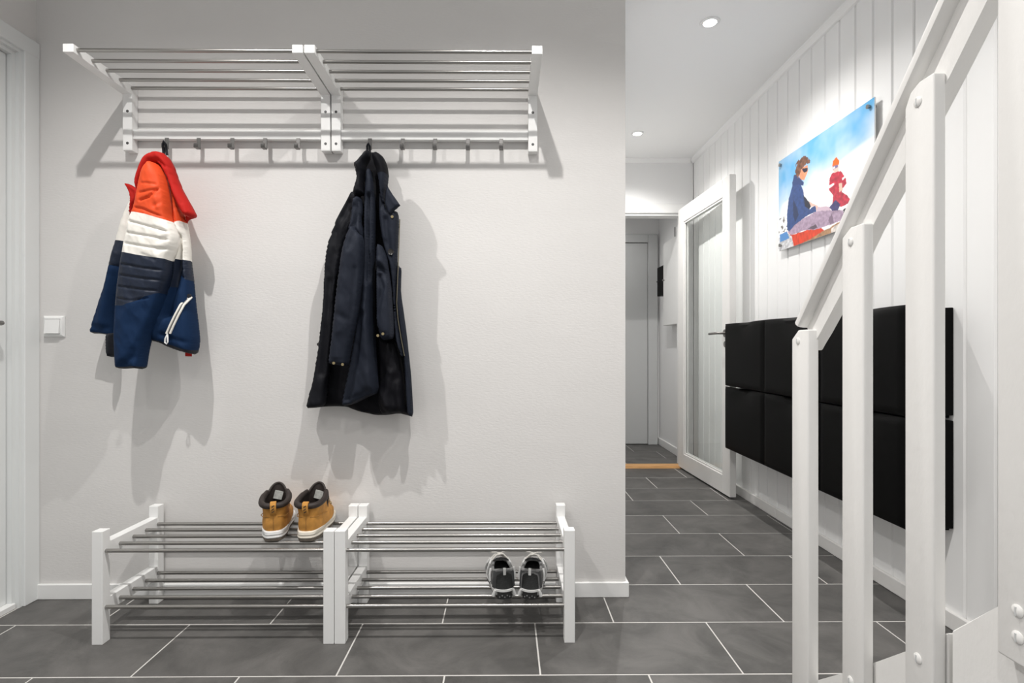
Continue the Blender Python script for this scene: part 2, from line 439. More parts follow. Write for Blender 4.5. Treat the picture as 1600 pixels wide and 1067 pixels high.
# ------------------------------------------------------------------ glass door standing open
HX, HY = 1.400, 4.345
fx, fy = 1.437, 3.432
DW = math.hypot(fx-HX, fy-HY); ang = math.atan2(fy-HY, fx-HX)
gd = thing('door_3', None, None, (HX, HY, .012)); del gd['label']; del gd['category']; struct(gd, 'white glazed door standing open against the panelled wall')
gd.rotation_euler = (0, 0, ang)
DH = 2.068; TK = .042     # local x along the leaf, +y = towards the panelled wall
for n_, q in (('stile', (0, .115, 0, DH)), ('stile', (DW-.108, DW, 0, DH)), ('rail', (.115, DW-.108, 0, .120)), ('rail', (.115, DW-.108, DH-.120, DH))):
    MB().box(q[0], q[1], 0, TK, q[2], q[3], .002).build(n_, 'stairwhite', gd, local=True)
be = MB()
for y0 in (.006, TK-.018):
    be.box(.115, .127, y0, y0+.012, .12, DH-.12); be.box(DW-.120, DW-.108, y0, y0+.012, .12, DH-.12)
    be.box(.127, DW-.12, y0, y0+.012, .12, .132); be.box(.127, DW-.12, y0, y0+.012, DH-.132, DH-.12)
be.build('glazing_bead', 'stairwhite', gd, local=True)
MB().box(.117, DW-.11, .019, .023, .122, DH-.122).build('pane', 'glass', gd, local=True)
for sy, y0 in ((-1, 0), (1, TK)):
    m = MB(); m.disc((DW-.058, y0, 1.052), (0, sy, 0), .025, .008, 24)
    m.tube([(DW-.058, y0, 1.052), (DW-.058, y0+sy*.040, 1.052), (DW-.065, y0+sy*.050, 1.052), (DW-.085, y0+sy*.053, 1.052), (DW-.185, y0+sy*.055, 1.050)], .008, 12)
    m.disc((DW-.058, y0, .98), (0, sy, 0), .02, .006, 20)
    m.build('door_handle', 'darksteel', gd, True, local=True, label='grey metal lever handle')

# ------------------------------------------------------------------ far room fittings
cb = thing('wall_cabinet', 'flat white wall cabinet seen through the doorway', 'cabinet', (1.52, 4.77, 1.172))
MB().box(1.482, XF-.001, 4.56, 4.98, 1.172, 1.930, .003).build('body', 'white', cb)
MB().box(1.466, 1.481, 4.562, 4.978, 1.173, 1.929, .003).build('door', 'white', cb)
MB().disc((1.466, 4.945, 1.59), (-1, 0, 0), .007, .018, 14).build('knob', 'darksteel', cb, True)
bx = thing('key_box', 'black box fixed to the wall beyond the white cabinet', 'box', (1.51, 5.15, 1.466))
MB().box(1.478, XF-.001, 5.02, 5.22, 1.466, 1.742, .004).build('body', 'black', bx)
MB().disc((1.478, 5.19, 1.605), (-1, 0, 0), .006, .014, 12).build('knob', 'screw', bx)
vs = thing('router', 'small upright grey device standing on the white cabinet', 'router', (1.51, 4.74, 1.931))
MB().prism([(4.68, 1.9305), (4.80, 1.9305), (4.795, 2.035), (4.685, 2.035)], 'x', 1.495, 1.525, .006, 2).build('body', 'plastic', vs)
MB().box(1.4935, 1.4960, 4.715, 4.735, 1.94, 2.03, .001).build('front_panel', 'black', vs)

# ------------------------------------------------------------------ wall shoe cabinets
def shoe_box(y_near, z0, hgt, label):
    "tip-out plastic cabinet; local x out of the wall is negative"
    W, D = .5085, .178
    t = thing('shoe_cabinet', label, 'shoe cabinet', (XR, y_near+W/2, z0), 'black wall-hung shoe cabinets')
    h = W/2
    b = MB(); b.prism([(-.002, .004), (-.002, hgt-.012), (-D+.014, hgt-.018), (-D+.014, .012), (-D+.03, .004)], 'y', -h+.003, h-.003, .003, 2)
    b.box(-.05, -.004, -h+.02, h-.02, -.006, .006); b.build('body', 'black', t, local=True)
    # front: slightly pillowed, with a hand dip pressed into its top edge
    nx, nz = 26, 24; vs = []; fs = []
    for side in (0, 1):
        for i in range(nz+1):
            v = i/nz
            for j in range(nx+1):
                u = j/nx*2-1
                yy = u*h; zz = .001+v*(hgt-.004)
                edge = min(1, min(1-abs(u), min(v, 1-v)*1.6)/.018); rd = math.sqrt(max(0, 1-(1-edge)**2))
                dip = math.exp(-(u/.42)**2)*max(0, (v-.62)/.38)**2
                zz -= .0015*math.exp(-(u/.5)**2)*max(0, (v-.9)/.1)
                xx = -D+.012-(.009*rd+.003*(1-u*u)*(1-(2*v-1)**2))+.020*dip
                if side: xx = max(xx+.004, -D+.010)
                vs.append((xx, yy, zz))
    N = (nx+1)*(nz+1)
    for i in range(nz):
        for j in range(nx):
            a = i*(nx+1)+j; q = (a, a+1, a+nx+2, a+nx+1); fs.append(q[::-1]); fs.append(tuple(k+N for k in q))
    rim = [j for j in range(nx+1)]+[i*(nx+1)+nx for i in range(1, nz+1)]+[nz*(nx+1)+j for j in range(nx-1, -1, -1)]+[i*(nx+1) for i in range(nz-1, 0, -1)]
    for k in range(len(rim)):
        a, b_ = rim[k], rim[(k+1) % len(rim)]; fs.append((a, b_, b_+N, a+N))
    m = MB().mesh(vs, fs); bmesh.ops.recalc_face_normals(m.bm, faces=m.bm.faces[:])
    m.build('front', 'black', t, True, local=True, ang=.9)
    return t
for i, (yn, where) in enumerate(((1.842, 'nearest the stairs'), (2.3525, 'in the middle'), (2.863, 'beside the glazed door'))):
    shoe_box(yn, .732, .3895, 'black wall shoe cabinet, upper row, '+where)
    shoe_box(yn, .341, .3895, 'black wall shoe cabinet, lower row, '+where)

# ------------------------------------------------------------------ printed photograph on standoffs
def picture():
    Y0, Y1, Z0, Z1 = 2.212, 2.990, 1.507, 2.006
    X = XR-.024
    t = thing('photo_print', 'acrylic photo print of two people sitting in snow, on the panelled wall', 'picture', (XR, (Y0+Y1)/2, Z0))
    NU, NV = 330, 212
    uu, vv = np.meshgrid(np.linspace(0, 1, NU+1), np.linspace(0, 1, NV+1))     # u from far edge to near edge
    img = np.zeros((NV+1, NU+1, 3))
    def nz(fu, fv, seed=0, oct_=4):
        out = np.zeros(uu.shape)
        for j in range(uu.shape[0]):
            for i in range(uu.shape[1]):
                out[j, i] = noise.fractal(Vector((uu[j, i]*fu+seed, vv[j, i]*fv, seed)), 1, 2, oct_)
        return out
    def uvof(cx, cy):
        p = at(1210+cx*.15, 240+cy*.15, X=X); return ((Y1-p[1])/(Y1-Y0), (p[2]-Z0)/(Z1-Z0))
    def inside(poly, rough=.003):
        U_, V_ = uu+rough*n2, vv+rough*1.4*n4
        P = [uvof(*p) for p in poly]; c = np.zeros(uu.shape, bool); n = len(P)
        for i in range(n):
            (x1, y1), (x2, y2) = P[i], P[(i+1) % n]
            if y1 == y2: continue
            k = ((y1 > V_) != (y2 > V_)) & (U_ < (x2-x1)*(V_-y1)/(y2-y1)+x1); c ^= k
        return c
    def srgb(*c): return np.array([(v/255/12.92) if v <= 10 else ((v/255+.055)/1.055)**2.4 for v in c])
    def paint(poly, col, tex=None, amt=0, rough=.003):
        k = inside(poly, rough); base = np.broadcast_to(srgb(*col), img.shape).copy()
        if tex is not None: base = base*(1+amt*tex[..., None])
        img[k] = np.clip(base, 0, 1)[k]
    n1 = nz(3, 2.2, 1); n2 = nz(34, 26, 5); n3 = nz(90, 14, 9, 2); n4 = nz(38, 30, 17)
    k = np.clip((vv-.40-.10*uu+.28*n1)/.55, 0, 1)[..., None]
    img[:] = srgb(248, 250, 253)*(1-k)+srgb(96, 176, 226)*k
    k = np.clip((.50+.20*uu-vv+.02*n1)*18, 0, 1)[..., None]; img[:] = img*(1-k)+srgb(252, 252, 252)*k
    k = np.clip((.07-uu)*10, 0, .6)[..., None]*np.clip((vv-.30)*6, 0, 1)[..., None]; img[:] = img*(1-k)+srgb(150, 195, 228)*k
    # rocks and bare ground
    roc = (n2 > .22) & (vv < .36) & (uu < .30); img[roc] = srgb(120, 112, 108)
    paint([(50, 880), (150, 830), (240, 960), (50, 1030)], (205, 205, 208), n2, .5)
    paint([(195, 985), (520, 800), (760, 660), (1300, 380), (1300, 560), (640, 850), (420, 930)], (168, 128, 92), n2, .6)
    paint([(590, 780), (720, 700), (700, 820), (590, 850)], (214, 205, 198), n2, .5)
    paint([(490, 775), (590, 745), (600, 765), (520, 800)], (243, 243, 246))
    paint([(55, 845), (130, 810), (155, 880), (60, 925)], (84, 140, 200))
    # seat mat
    paint([(110, 790), (180, 860), (205, 975), (380, 885), (520, 800), (480, 763), (330, 800), (180, 850)], (214, 62, 28), n3, .35)
    # grown-up
    paint([(140, 815), (215, 740), (330, 660), (440, 600), (600, 590), (715, 588), (727, 680), (600, 735), (430, 790), (300, 800), (180, 848)], (168, 146, 168), n4, .35)
    paint([(350, 780), (430, 735), (450, 770), (400, 790)], (92, 78, 92)); paint([(560, 690), (600, 620), (620, 720), (580, 735)], (126, 106, 126))
    paint([(430, 560), (520, 548), (585, 552), (585, 592), (440, 602)], (205, 182, 196))
    paint([(715, 585), (835, 515), (870, 560), (800, 625), (730, 682)], (24, 26, 34))
    paint([(190, 325), (270, 312), (302, 390), (318, 520), (365, 580), (430, 535), (436, 602), (350, 640), (270, 700), (215, 742), (150, 815), (133, 780), (130, 640), (150, 470)], (44, 72, 128), n4, .32)
    paint([(195, 470), (235, 560), (252, 640), (215, 720), (196, 640)], (28, 46, 84)); paint([(300, 430), (350, 490), (385, 545), (360, 580), (318, 545)], (30, 34, 52))
    paint([(360, 495), (400, 520), (455, 545), (440, 600), (425, 540), (380, 560)], (222, 186, 172))
    paint([(255, 215), (292, 145), (345, 118), (352, 175), (332, 225), (312, 278), (268, 268)], (224, 150, 112), n2, .1)
    paint([(188, 300), (205, 222), (242, 232), (305, 296), (300, 335), (250, 322), (188, 335)], (40, 64, 116))
    hair = [(215, 205), (222, 150), (238, 90), (262, 55), (292, 30), (335, 22), (366, 58), (368, 100), (340, 118), (296, 132), (285, 175), (268, 205), (248, 240), (225, 235)]
    paint(hair, (112, 72, 52), n4, .8, .022)
    paint([(288, 158), (346, 146), (343, 182), (312, 197), (292, 180)], (26, 32, 56))
    # child
    paint([(575, 260), (600, 205), (690, 178), (742, 250), (752, 310), (712, 362), (702, 400), (752, 430), (792, 480), (772, 520), (700, 552), (600, 545), (612, 440), (570, 380)], (184, 44, 66), n4, .5)
    paint([(570, 330), (622, 300), (625, 325), (572, 362)], (244, 236, 238)); paint([(705, 255), (735, 232), (742, 250), (708, 282)], (244, 236, 238))
    paint([(670, 310), (705, 305), (712, 380), (676, 400)], (222, 190, 170))
    paint([(570, 560), (640, 482), (685, 530), (662, 592), (605, 597)], (62, 58, 110), n2, .5)
    paint([(605, 135), (668, 112), (670, 180), (632, 200), (607, 182)], (238, 196, 184)); paint([(605, 130), (665, 112), (664, 140), (612, 165)], (120, 110, 150)); paint([(613, 140), (630, 133), (632, 150), (614, 158)], (245, 245, 250))
    paint([(604, 132), (610, 75), (645, 38), (676, 70), (675, 112)], (233, 104, 22), n2, .15)
    # mesh: the print is the back layer of a clear acrylic sheet
    vs = [(X, Y1-u*(Y1-Y0), Z0+v*(Z1-Z0)) for v in np.linspace(0, 1, NV+1) for u in np.linspace(0, 1, NU+1)]
    fs = [(j*(NU+1)+i, j*(NU+1)+i+1, (j+1)*(NU+1)+i+1, (j+1)*(NU+1)+i) for j in range(NV) for i in range(NU)]
    me = bpy.data.meshes.new('printed_image'); o = wloc(t)
    me.from_pydata([(a-o.x, b-o.y, c-o.z) for a, b, c in vs], [], fs)
    ca = me.color_attributes.new('print', 'FLOAT_COLOR', 'POINT')
    ca.data.foreach_set('color', np.concatenate([img.reshape(-1, 3), np.ones((img.shape[0]*img.shape[1], 1))], 1).ravel())
    m, nt, b = new_mat('photo_paper'); at_ = nt.nodes.new('ShaderNodeAttribute'); at_.attribute_name = 'print'
    nt.links.new(at_.outputs['Color'], b.inputs['Base Color']); b.inputs['Roughness'].default_value = .35
    me.materials.append(m); po = bpy.data.objects.new('printed_image', me); COL.objects.link(po); po.parent = t
    MB().box(X+.0005, X+.006, Y0, Y1, Z0, Z1, .0005).build('backing_sheet', 'plastic', t)
    for yy in (Y0+.028, Y1-.028):
        for zz in (Z0+.028, Z1-.028):
            m_ = MB(); m_.disc((X-.006, yy, zz), (-1, 0, 0), .009, .006, 18); m_.cyl((X-.007, yy, zz), (XR, yy, zz), .007, 18); m_.build('standoff', 'steel', t, True)
picture()

# ------------------------------------------------------------------ staircase
st = thing('staircase', 'white painted wooden staircase with railing posts and sloping handrail', 'staircase', (.75, 1.0, 0))
XS = .72
def post(pts, name='baluster', thick=.022, bolts=()):
    o = MB().prism(pts, 'x', XS, XS+thick, .004, 3).build(name, 'stairwhite', st, True, ang=.7)
    for (yy, zz) in bolts:
        m = MB(); rr = [[(XS-dx, yy+r*math.cos(a), zz+r*math.sin(a)) for a in [2*math.pi*k/18 for k in range(18)]] for r, dx in ((.0092, -.001), (.0090, .0012), (.006, .0032), (.002, .0038))]
        m.loft(rr); b_ = m.build('bolt', 'stairwhite', o, True)
        MB().box(XS-.0043, XS-.0030, yy-.0012, yy+.0012, zz-.006, zz+.006).build('slot', 'doorgrey', o)
    return o
post([(1.347, 0), (1.347, .992), (1.318, 1.014), (1.275, 1.014), (1.275, 0)], thick=.027, bolts=((1.317, .987),))
post([(1.146, 0.04), (1.146, 1.205), (1.118, 1.222), (1.077, 1.222), (1.077, 0.04)], bolts=((1.116, 1.191), (1.116, .277)))
post([(.965, .2), (.965, 1.400), (.952, 1.424), (.932, 1.434), (.899, 1.434), (.899, .2)], bolts=((.933, 1.399), (.933, .429)))
post([(.783, .525), (.783, 1.60), (.765, 1.64), (.713, 1.64), (.713, .525)], bolts=((.750, .601), (.750, .564)))
post([(.602, .745), (.602, 1.80), (.585, 1.84), (.532, 1.84), (.532, .675)], bolts=((.567, .80), (.567, .762)))
# handrail board and moulded cap
lowr = [(1.300, .963), (1.261, 1.005), (1.181, 1.091), (1.088, 1.207), (.995, 1.308), (.895, 1.420), (.822, 1.505), (.60, 1.755), (.45, 1.92)]
capi = [(1.318, 1.022), (1.270, 1.078), (1.181, 1.180), (1.088, 1.291), (.964, 1.436), (.875, 1.539), (.60, 1.850), (.45, 2.02)]
MB().prism(lowr+capi[::-1], 'x', XS+.0215, XS+.050, .003, 2).build('handrail', 'stairwhite', st, True, ang=.7)
def cap(off0, off1, x0, x1, nm):
    rings = []
    for i, (yy, zz) in enumerate(capi):
        d = Vector((capi[min(i+1, len(capi)-1)][0]-capi[max(i-1, 0)][0], capi[min(i+1, len(capi)-1)][1]-capi[max(i-1, 0)][1])).normalized(); nrm = Vector((d.y, -d.x)) if False else Vector((-d.y, d.x))
        if nrm.y < 0: nrm = -nrm
        r = []
        for k in range(16):
            a = 2*math.pi*k/16; cx_ = abs(math.cos(a))**.6*math.copysign(1, math.cos(a)); sy_ = abs(math.sin(a))**.6*math.copysign(1, math.sin(a))
            o_ = off0+(off1-off0)*(.5+.5*sy_); xx = (x0+x1)/2+(x1-x0)/2*cx_
            r.append((xx, yy+nrm.x*o_, zz+nrm.y*o_))
        rings.append(r)
    return MB().loft(rings).build(nm, 'stairwhite', st, True)
cap(-.004, .022, XS-.002, XS+.066, 'handrail_cap')
# stringers and treads
top = [(1.272, .182), (1.181, .253), (1.086, .330), (.995, .406), (.903, .488), (.804, .582), (.70, .70), (.55, .88), (.30, 1.20)]
MB().prism([(1.345, 0), (1.345, .125)]+[p for p in top[:5]]+[(.898, .492), (.898, 0)], 'x', XS+.024, XS+.060, .002).build('stringer', 'stairwhite', st)
MB().prism([(.889, .10), (.889, .500)]+top[5:]+[(.30, .86), (.55, .52), (.70, .30)], 'x', XS+.0225, XS+.064, .002).build('stringer', 'stairwhite', st)
MB().prism([(1.40, 0), (1.38, .10)]+top+[(.30, .86), (.70, .25), (.95, 0)], 'x', XR-.062, XR-.022, .002).build('stringer', 'stairwhite', st)
for k, (yy, zz) in enumerate(((1.14, .145), (.93, .335), (.73, .525), (.55, .715), (.38, .905))):
    MB().box(XS+.058, XR-.06, yy-.12, yy+.10, zz-.036, zz, .004, 2).build('tread', 'stairwhite', st)

# ------------------------------------------------------------------ garments
def smooth_poly(P, it=2):
    for _ in range(it):
        Q = []; n = len(P)
        for i in range(n):
            a, b = np.array(P[i]), np.array(P[(i+1) % n]); Q += [tuple(a*.78+b*.22), tuple(a*.22+b*.78)]
        P = Q
    return P
def seg_dist(pts, line, closed=False):
    L = np.array(line); A = L if closed else L[:-1]; B = np.roll(L, -1, 0) if closed else L[1:]
    best = np.full(len(pts), 9e9)
    for a, b in zip(A, B):
        d = b-a; t = np.clip(((pts-a)@d)/max(d@d, 1e-12), 0, 1); q = a+t[:, None]*d
        best = np.minimum(best, np.hypot(*(pts-q).T))
    return best
def in_poly(pts, P):
    c = np.zeros(len(pts), bool); n = len(P)
    for i in range(n):
        (x1, y1), (x2, y2) = P[i], P[(i+1) % n]
        if y1 == y2: continue
        k = ((y1 > pts[:, 1]) != (y2 > pts[:, 1])) & (pts[:, 0] < (x2-x1)*(pts[:, 1]-y1)/(y2-y1)+x1); c ^= k
    return c
class Panel:
    """a padded cloth panel: outline (x, z) at depth Yr, swelling D to the front and Db to the back,
    with creases [(polyline, width, height)] pressed into its front; cut into parts along seams"""
    def __init__(s, parent, outline, Yr, D, Db, R=.03, creases=(), parts=None, name='panel', material='coat', step=.0065, tilt=0, tiltz=0, wr=.0, smooth=1, seed=0):
        s.Yr, s.D, s.R, s.tilt, s.tiltz = Yr, D, R, tilt, tiltz
        # the outline was traced on the rim plane: the swelling front shows at one side, the back at the other
        Db *= .6; Yt = Yr-.006; A0 = np.array(outline); mx, hw = (A0[:, 0].min()+A0[:, 0].max())/2, (A0[:, 0].max()-A0[:, 0].min())/2
        def depthfix(pts, f): return [(x_*f(x_)/Yt, EYE+(z_-EYE)*f(x_)/Yt) for x_, z_ in pts]
        def edge(x_): r_ = (x_-mx)/hw; return Yr-.40*D*max(0, min(1, -r_*2.5))+.30*Db*max(0, min(1, r_*2.5))
        outline = depthfix(outline, edge); face = lambda x_: Yr-.85*D
        creases = [(depthfix(l, face), w_, h_) for l, w_, h_ in creases]
        if parts: parts = [(a, b, None if c is None else depthfix(c, face)) for a, b, c in parts]
        P = smooth_poly(outline, smooth) if smooth else list(outline)
        # resample the rim
        rim = []
        for i in range(len(P)):
            a, b = np.array(P[i]), np.array(P[(i+1) % len(P)]); n = max(1, int(np.hypot(*(b-a))/step))
            rim += [tuple(a+(b-a)*k/n) for k in range(n)]
        s.rim = rim; s.cre = [(np.array(l), w_, h_) for l, w_, h_ in creases]; s.wr, s.seed = wr, seed
        A = np.array(rim); lo, hi = A.min(0), A.max(0); s.mid = (lo+hi)/2
        gx, gz = np.meshgrid(np.arange(lo[0], hi[0], step), np.arange(lo[1], hi[1], step*.9))
        gx[1::2] += step/2
        g = np.c_[gx.ravel(), gz.ravel()]; g = g[in_poly(g, rim)]; g = g[seg_dist(g, rim, True) > step*.55]
        parts = parts or [(name, material, None)]
        lines = []; extra = []
        for p in parts:
            if p[2] is not None and len(p[2]) > 1:
                poly = p[2]
                for i in range(len(poly)):
                    a, b = np.array(poly[i]), np.array(poly[(i+1) % len(poly)]); n = max(1, int(np.hypot(*(b-a))/step))
                    q = a+(b-a)*np.linspace(0, 1, n+1)[:, None]
                    keep = in_poly(q, rim); lines.append(q); extra.append(q[keep & (seg_dist(q, rim, True) > step*.3)])
        if extra:
            for q in lines:
                if len(g): g = g[seg_dist(g, q) > step*.5]
            g = np.concatenate([g]+[e for e in extra if len(e)])
        V = [Vector(p) for p in rim]+[Vector(p) for p in g]
        E_ = [(i, (i+1) % len(rim)) for i in range(len(rim))]
        vs, es, fs, *_ = delaunay_2d_cdt(V, E_, [], 0, 1e-6)
        pts = np.array([tuple(v) for v in vs]); fs = np.array([f for f in fs if len(f) == 3])
        cen = pts[fs].mean(1); k = in_poly(cen, rim); fs = fs[k]; cen = cen[k]
        d = seg_dist(pts, rim, True); isrim = d < 1e-5
        front = s.depth(pts, d); pr = s.prof(d)
        back = s.base(pts)+Db*pr
        N = len(pts); owner = np.full(len(fs), len(parts)-1); done = np.zeros(len(fs), bool)
        for i, p in enumerate(parts):
            kk = ~done if p[2] is None else (in_poly(cen, p[2]) & ~done); owner[kk] = i; done |= kk
        s.objs = {}
        # a sliver cut off along a seam goes to the part it touches
        for i in range(len(parts)):
            idx = np.where(owner == i)[0]
            if len(idx) < 2: continue
            par = {int(v): int(v) for v in np.unique(fs[idx])}
            def find(a):
                while par[a] != a: par[a] = par[par[a]]; a = par[a]
                return a
            for f in idx:
                a, b, c = (find(int(v)) for v in fs[f]); par[b] = a; par[find(c)] = a
            roots = np.array([find(int(fs[f][0])) for f in idx]); u, cnt = np.unique(roots, return_counts=True)
            for r_, c_ in zip(u, cnt):
                if r_ != u[cnt.argmax()]:
                    bad = idx[roots == r_]; vset = np.unique(fs[bad])
                    nb = [owner[f] for f in np.where(np.isin(fs, vset).sum(1) >= 2)[0] if owner[f] != i]
                    if nb: owner[bad] = np.bincount(nb).argmax()
        for i, p in enumerate(parts):
            f = fs[owner == i]
            if not len(f): continue
            vv = [(a, y_, b) for (a, b), y_ in zip(pts, front)]+[(a, y_, b) for (a, b), y_ in zip(pts, back)]
            ff = [tuple(t) for t in f]
            bk = lambda j: j if isrim[j] else j+N
            ff2 = [(bk(t[2]), bk(t[1]), bk(t[0])) for t in f]
            m = MB(); used = sorted({j for t in ff+ff2 for j in t}); mp = {j: q for q, j in enumerate(used)}
            m.mesh([vv[j] for j in used], [tuple(mp[j] for j in t) for t in ff+ff2])
            o = m.build(p[0], p[1], parent, True, ang=None); s.objs.setdefault(p[0], o)
    def prof(s, d):
        a = np.sqrt(1-(1-np.clip(d/.007, 0, 1))**2); b = np.sqrt(1-(1-np.clip(d/s.R, 0, 1))**2)
        return .5*a+.5*b
    def base(s, pts): return s.Yr+s.tilt*(pts[:, 0]-s.mid[0])+s.tiltz*(pts[:, 1]-s.mid[1])
    def depth(s, pts, d=None):
        pts = np.asarray(pts, float)
        if d is None: d = seg_dist(pts, s.rim, True)
        pr = s.prof(d)
        y_ = s.base(pts)-s.D*pr; fade = np.clip(d/.018, 0, 1)
        for l, w_, h_ in s.cre:
            q = seg_dist(pts, l); y_ -= h_*np.exp(-(q/w_)**2)*fade
        if s.wr:
            y_ -= fade*s.wr*np.array([noise.fractal(Vector((a*26+s.seed+.4*b*20, b*11, s.seed)), 1, 2, 4)+.9*(.45-abs(noise.noise(Vector((a*34+b*9, b*13-a*6, s.seed+3))))) for a, b in pts])
        return y_
    def on(s, p, lift=.0015): return (p[0], float(s.depth(np.array([p]))[0])-lift, p[1])

def tracer(x0, y0, k, Yp):
    def f(*pts):
        out = []
        for cx, cy in pts:
            q = at(x0+cx*k, y0+cy*k, Y=Yp-.006); out.append((q[0], q[2]))
        return out
    return f

# ---- red, cream and navy jacket
def jacket():
    t = thing('jacket', 'padded jacket in orange-red, cream and navy bands hanging from the left rack', 'jacket', (-1.29, 2.0, .89))
    # collar loop over the hook
    m = MB(); hx = hk[0]
    m.tube([(hx-.002, 2.053, 1.700), (hx-.001, 2.047, 1.738), (hx+.004, 2.042, 1.748), (hx+.009, 2.047, 1.738), (hx+.010, 2.053, 1.700)], .005, 8)
    m.build('hanging_loop', 'binding', t, True)
    T = tracer(100, 220, .3562, 2.03)
    # back: far half of the body and its lining seen at the left
    Panel(t, T((330,236),(345,300),(330,420),(300,520),(262,640),(240,760),(238,852),(215,858),(185,852),(150,845),(112,845),(135,770),(160,692),(186,620),(207,545),(222,500),(243,432),(258,390),(272,345),(290,300),(310,262)),
          2.03, .035, .03, .035, creases=[(T((205,545),(262,560)), .006, -.006), (T((225,500),(200,650),(170,800)), .02, .012), (T((262,560),(235,700),(225,840)), .015, -.012), (T((120,815),(230,825)), .01, -.006)], parts=[
          ('cream_band', 'cream', T((200,200),(400,200),(400,440),(262,440),(243,431),(200,431))),
          ('navy_quilted_band', 'navyq', T((200,431),(262,440),(400,440),(400,560),(262,556),(207,545),(180,545))),
          ('hem_binding', 'binding', T((90,838),(120,838),(190,846),(260,846),(260,900),(90,900))),
          ('softshell_body', 'navy', None)], wr=.004, seed=3)
    T = tracer(100, 220, .3562, 1.985)
    Panel(t, T((255,182),(285,188),(318,206),(350,230),(330,262),(310,280),(300,300),(284,340),(280,318),(288,285),(291,245),(278,212)), 1.985, .018, .03, .02, material='dred', name='collar_end',
          creases=[(T((262,190),(300,225),(305,270)), .008, -.008)], step=.005)
    T = tracer(100, 220, .3562, 2.02)
    Panel(t, T((187,840),(232,840),(232,880),(226,948),(210,949),(193,948),(187,915)), 2.02, .035, .02, .025, material='binding', name='inner_sleeve', step=.006)
    T = tracer(100, 220, .3562, 1.985)
    # front of the body, right of the sleeve
    body = Panel(t, T((402,92),(440,110),(470,150),(498,222),(522,290),(540,350),(551,410),(558,470),(560,530),(569,600),(573,645),(580,720),(590,800),(597,868),(594,905),(585,938),(560,932),(535,926),(505,916),(470,905),(430,890),(385,879),(370,850),(380,700),(390,560),(380,450),(360,330),(350,200),(375,120)),
          1.985, .055, .05, .06, creases=[
          (T((505,420),(498,520),(486,600),(455,760)), .016, -.034), (T((530,350),(536,460),(530,520)), .02, .010), (T((560,655),(545,760),(520,900)), .03, .012),
          (T((520,600),(560,690),(575,800)), .012, -.007), (T((440,640),(420,760),(395,870)), .016, .008), (T((430,850),(520,880),(590,890)), .010, -.006),
          (T((505,382),(555,392)), .0034, -.006), (T((508,432),(558,440)), .0034, -.006), (T((505,475),(558,478)), .0034, -.006), (T((500,560),(565,566)), .0034, -.006), (T((505,595),(568,604)), .0034, -.005),
          (T((470,240),(535,255)), .006, -.006), (T((480,290),(532,300)), .006, -.006), (T((462,200),(472,300),(480,350)), .006, -.006)], parts=[
          ('shoulder_panel', 'red', T((300,60),(560,60),(560,350),(540,344),(520,338),(475,356),(420,345),(300,345))),
          ('cream_band', 'cream', T((300,345),(420,345),(475,356),(520,338),(540,344),(590,350),(590,527),(559,527),(500,516),(300,516))),
          ('navy_quilted_band', 'navyq', T((300,516),(500,516),(559,527),(620,527),(620,650),(572,642),(530,610),(497,585),(480,640),(300,640))),
          ('hem_binding', 'binding', T((370,870),(388,872),(432,882),(472,896),(510,908),(560,922),(588,928),(600,900),(640,900),(640,960),(370,960))),
          ('softshell_body', 'navy', None)], wr=.0035, seed=11, step=.0045)
    # the sleeve lying over the front
    T = tracer(100, 220, .3562, 1.925)
    sl = Panel(t, T((398,96),(425,112),(448,150),(462,200),(474,270),(478,345),(496,385),(508,425),(506,460),(490,500),(480,530),(476,590),(462,640),(448,690),(430,745),(408,800),(388,845),(374,885),(362,930),(352,980),(345,1003),(300,998),(270,1000),(238,1001),(231,985),(228,930),(225,850),(229,780),(232,720),(238,650),(245,590),(253,535),(262,488),(270,440),(277,405),(287,352),(300,320),(312,290),(328,240),(345,180),(365,130)),
          1.925, .052, .05, .045, creases=[
          (T((334,228),(372,222),(404,214)), .0034, -.006), (T((346,186),(400,190)), .0034, -.005), (T((338,262),(376,248),(448,168)), .0036, -.010), (T((312,292),(350,300),(400,322),(452,338)), .0036, -.008),
          (T((446,200),(458,260),(462,330)), .0034, -.007), (T((400,286),(430,262),(456,256)), .006, -.005), (T((404,252),(412,292)), .006, .004), (T((424,246),(428,288)), .006, .004),
          (T((290,352),(360,372),(470,402)), .0032, -.0075), (T((278,402),(360,416),(500,442)), .0032, -.0075), (T((268,448),(370,466),(495,480)), .0032, -.0075),
          (T((255,540),(350,558),(470,572)), .0032, -.0075), (T((248,588),(350,604),(470,616)), .0032, -.0075), (T((243,638),(340,652),(460,662)), .0032, -.0075), (T((238,690),(300,702),(370,690)), .0032, -.006),
          (T((490,400),(455,420),(420,440)), .007, -.006), (T((500,440),(450,470),(410,480)), .008, -.006), (T((400,380),(440,395)), .006, -.005), (T((350,500),(400,520)), .007, -.005),
          (T((440,690),(380,780),(330,900)), .020, .012), (T((300,720),(270,800),(260,960)), .022, .008), (T((330,880),(290,960),(270,985)), .010, -.008), (T((250,980),(300,950),(345,970)), .010, -.005)], parts=[
          ('shoulder_panel', 'red', T((300,60),(520,60),(520,340),(476,352),(420,340),(360,322),(308,312),(260,305),(280,250))),
          ('cream_band', 'cream', T((200,290),(260,303),(308,312),(360,322),(420,340),(476,352),(540,340),(540,530),(490,521),(400,512),(320,500),(262,488),(200,480))),
          ('navy_quilted_band', 'navyq', T((200,480),(262,488),(320,500),(400,512),(490,521),(540,530),(540,660),(450,655),(418,662),(360,684),(310,708),(262,724),(231,722),(200,720))),
          ('cuff_binding', 'binding', T((220,988),(240,992),(300,988),(348,994),(380,994),(380,1020),(220,1020))),
          ('softshell_sleeve', 'navy', None)], wr=.0032, seed=7, step=.0042)
    # collar arch
    T = tracer(100, 220, .3562, 1.95)
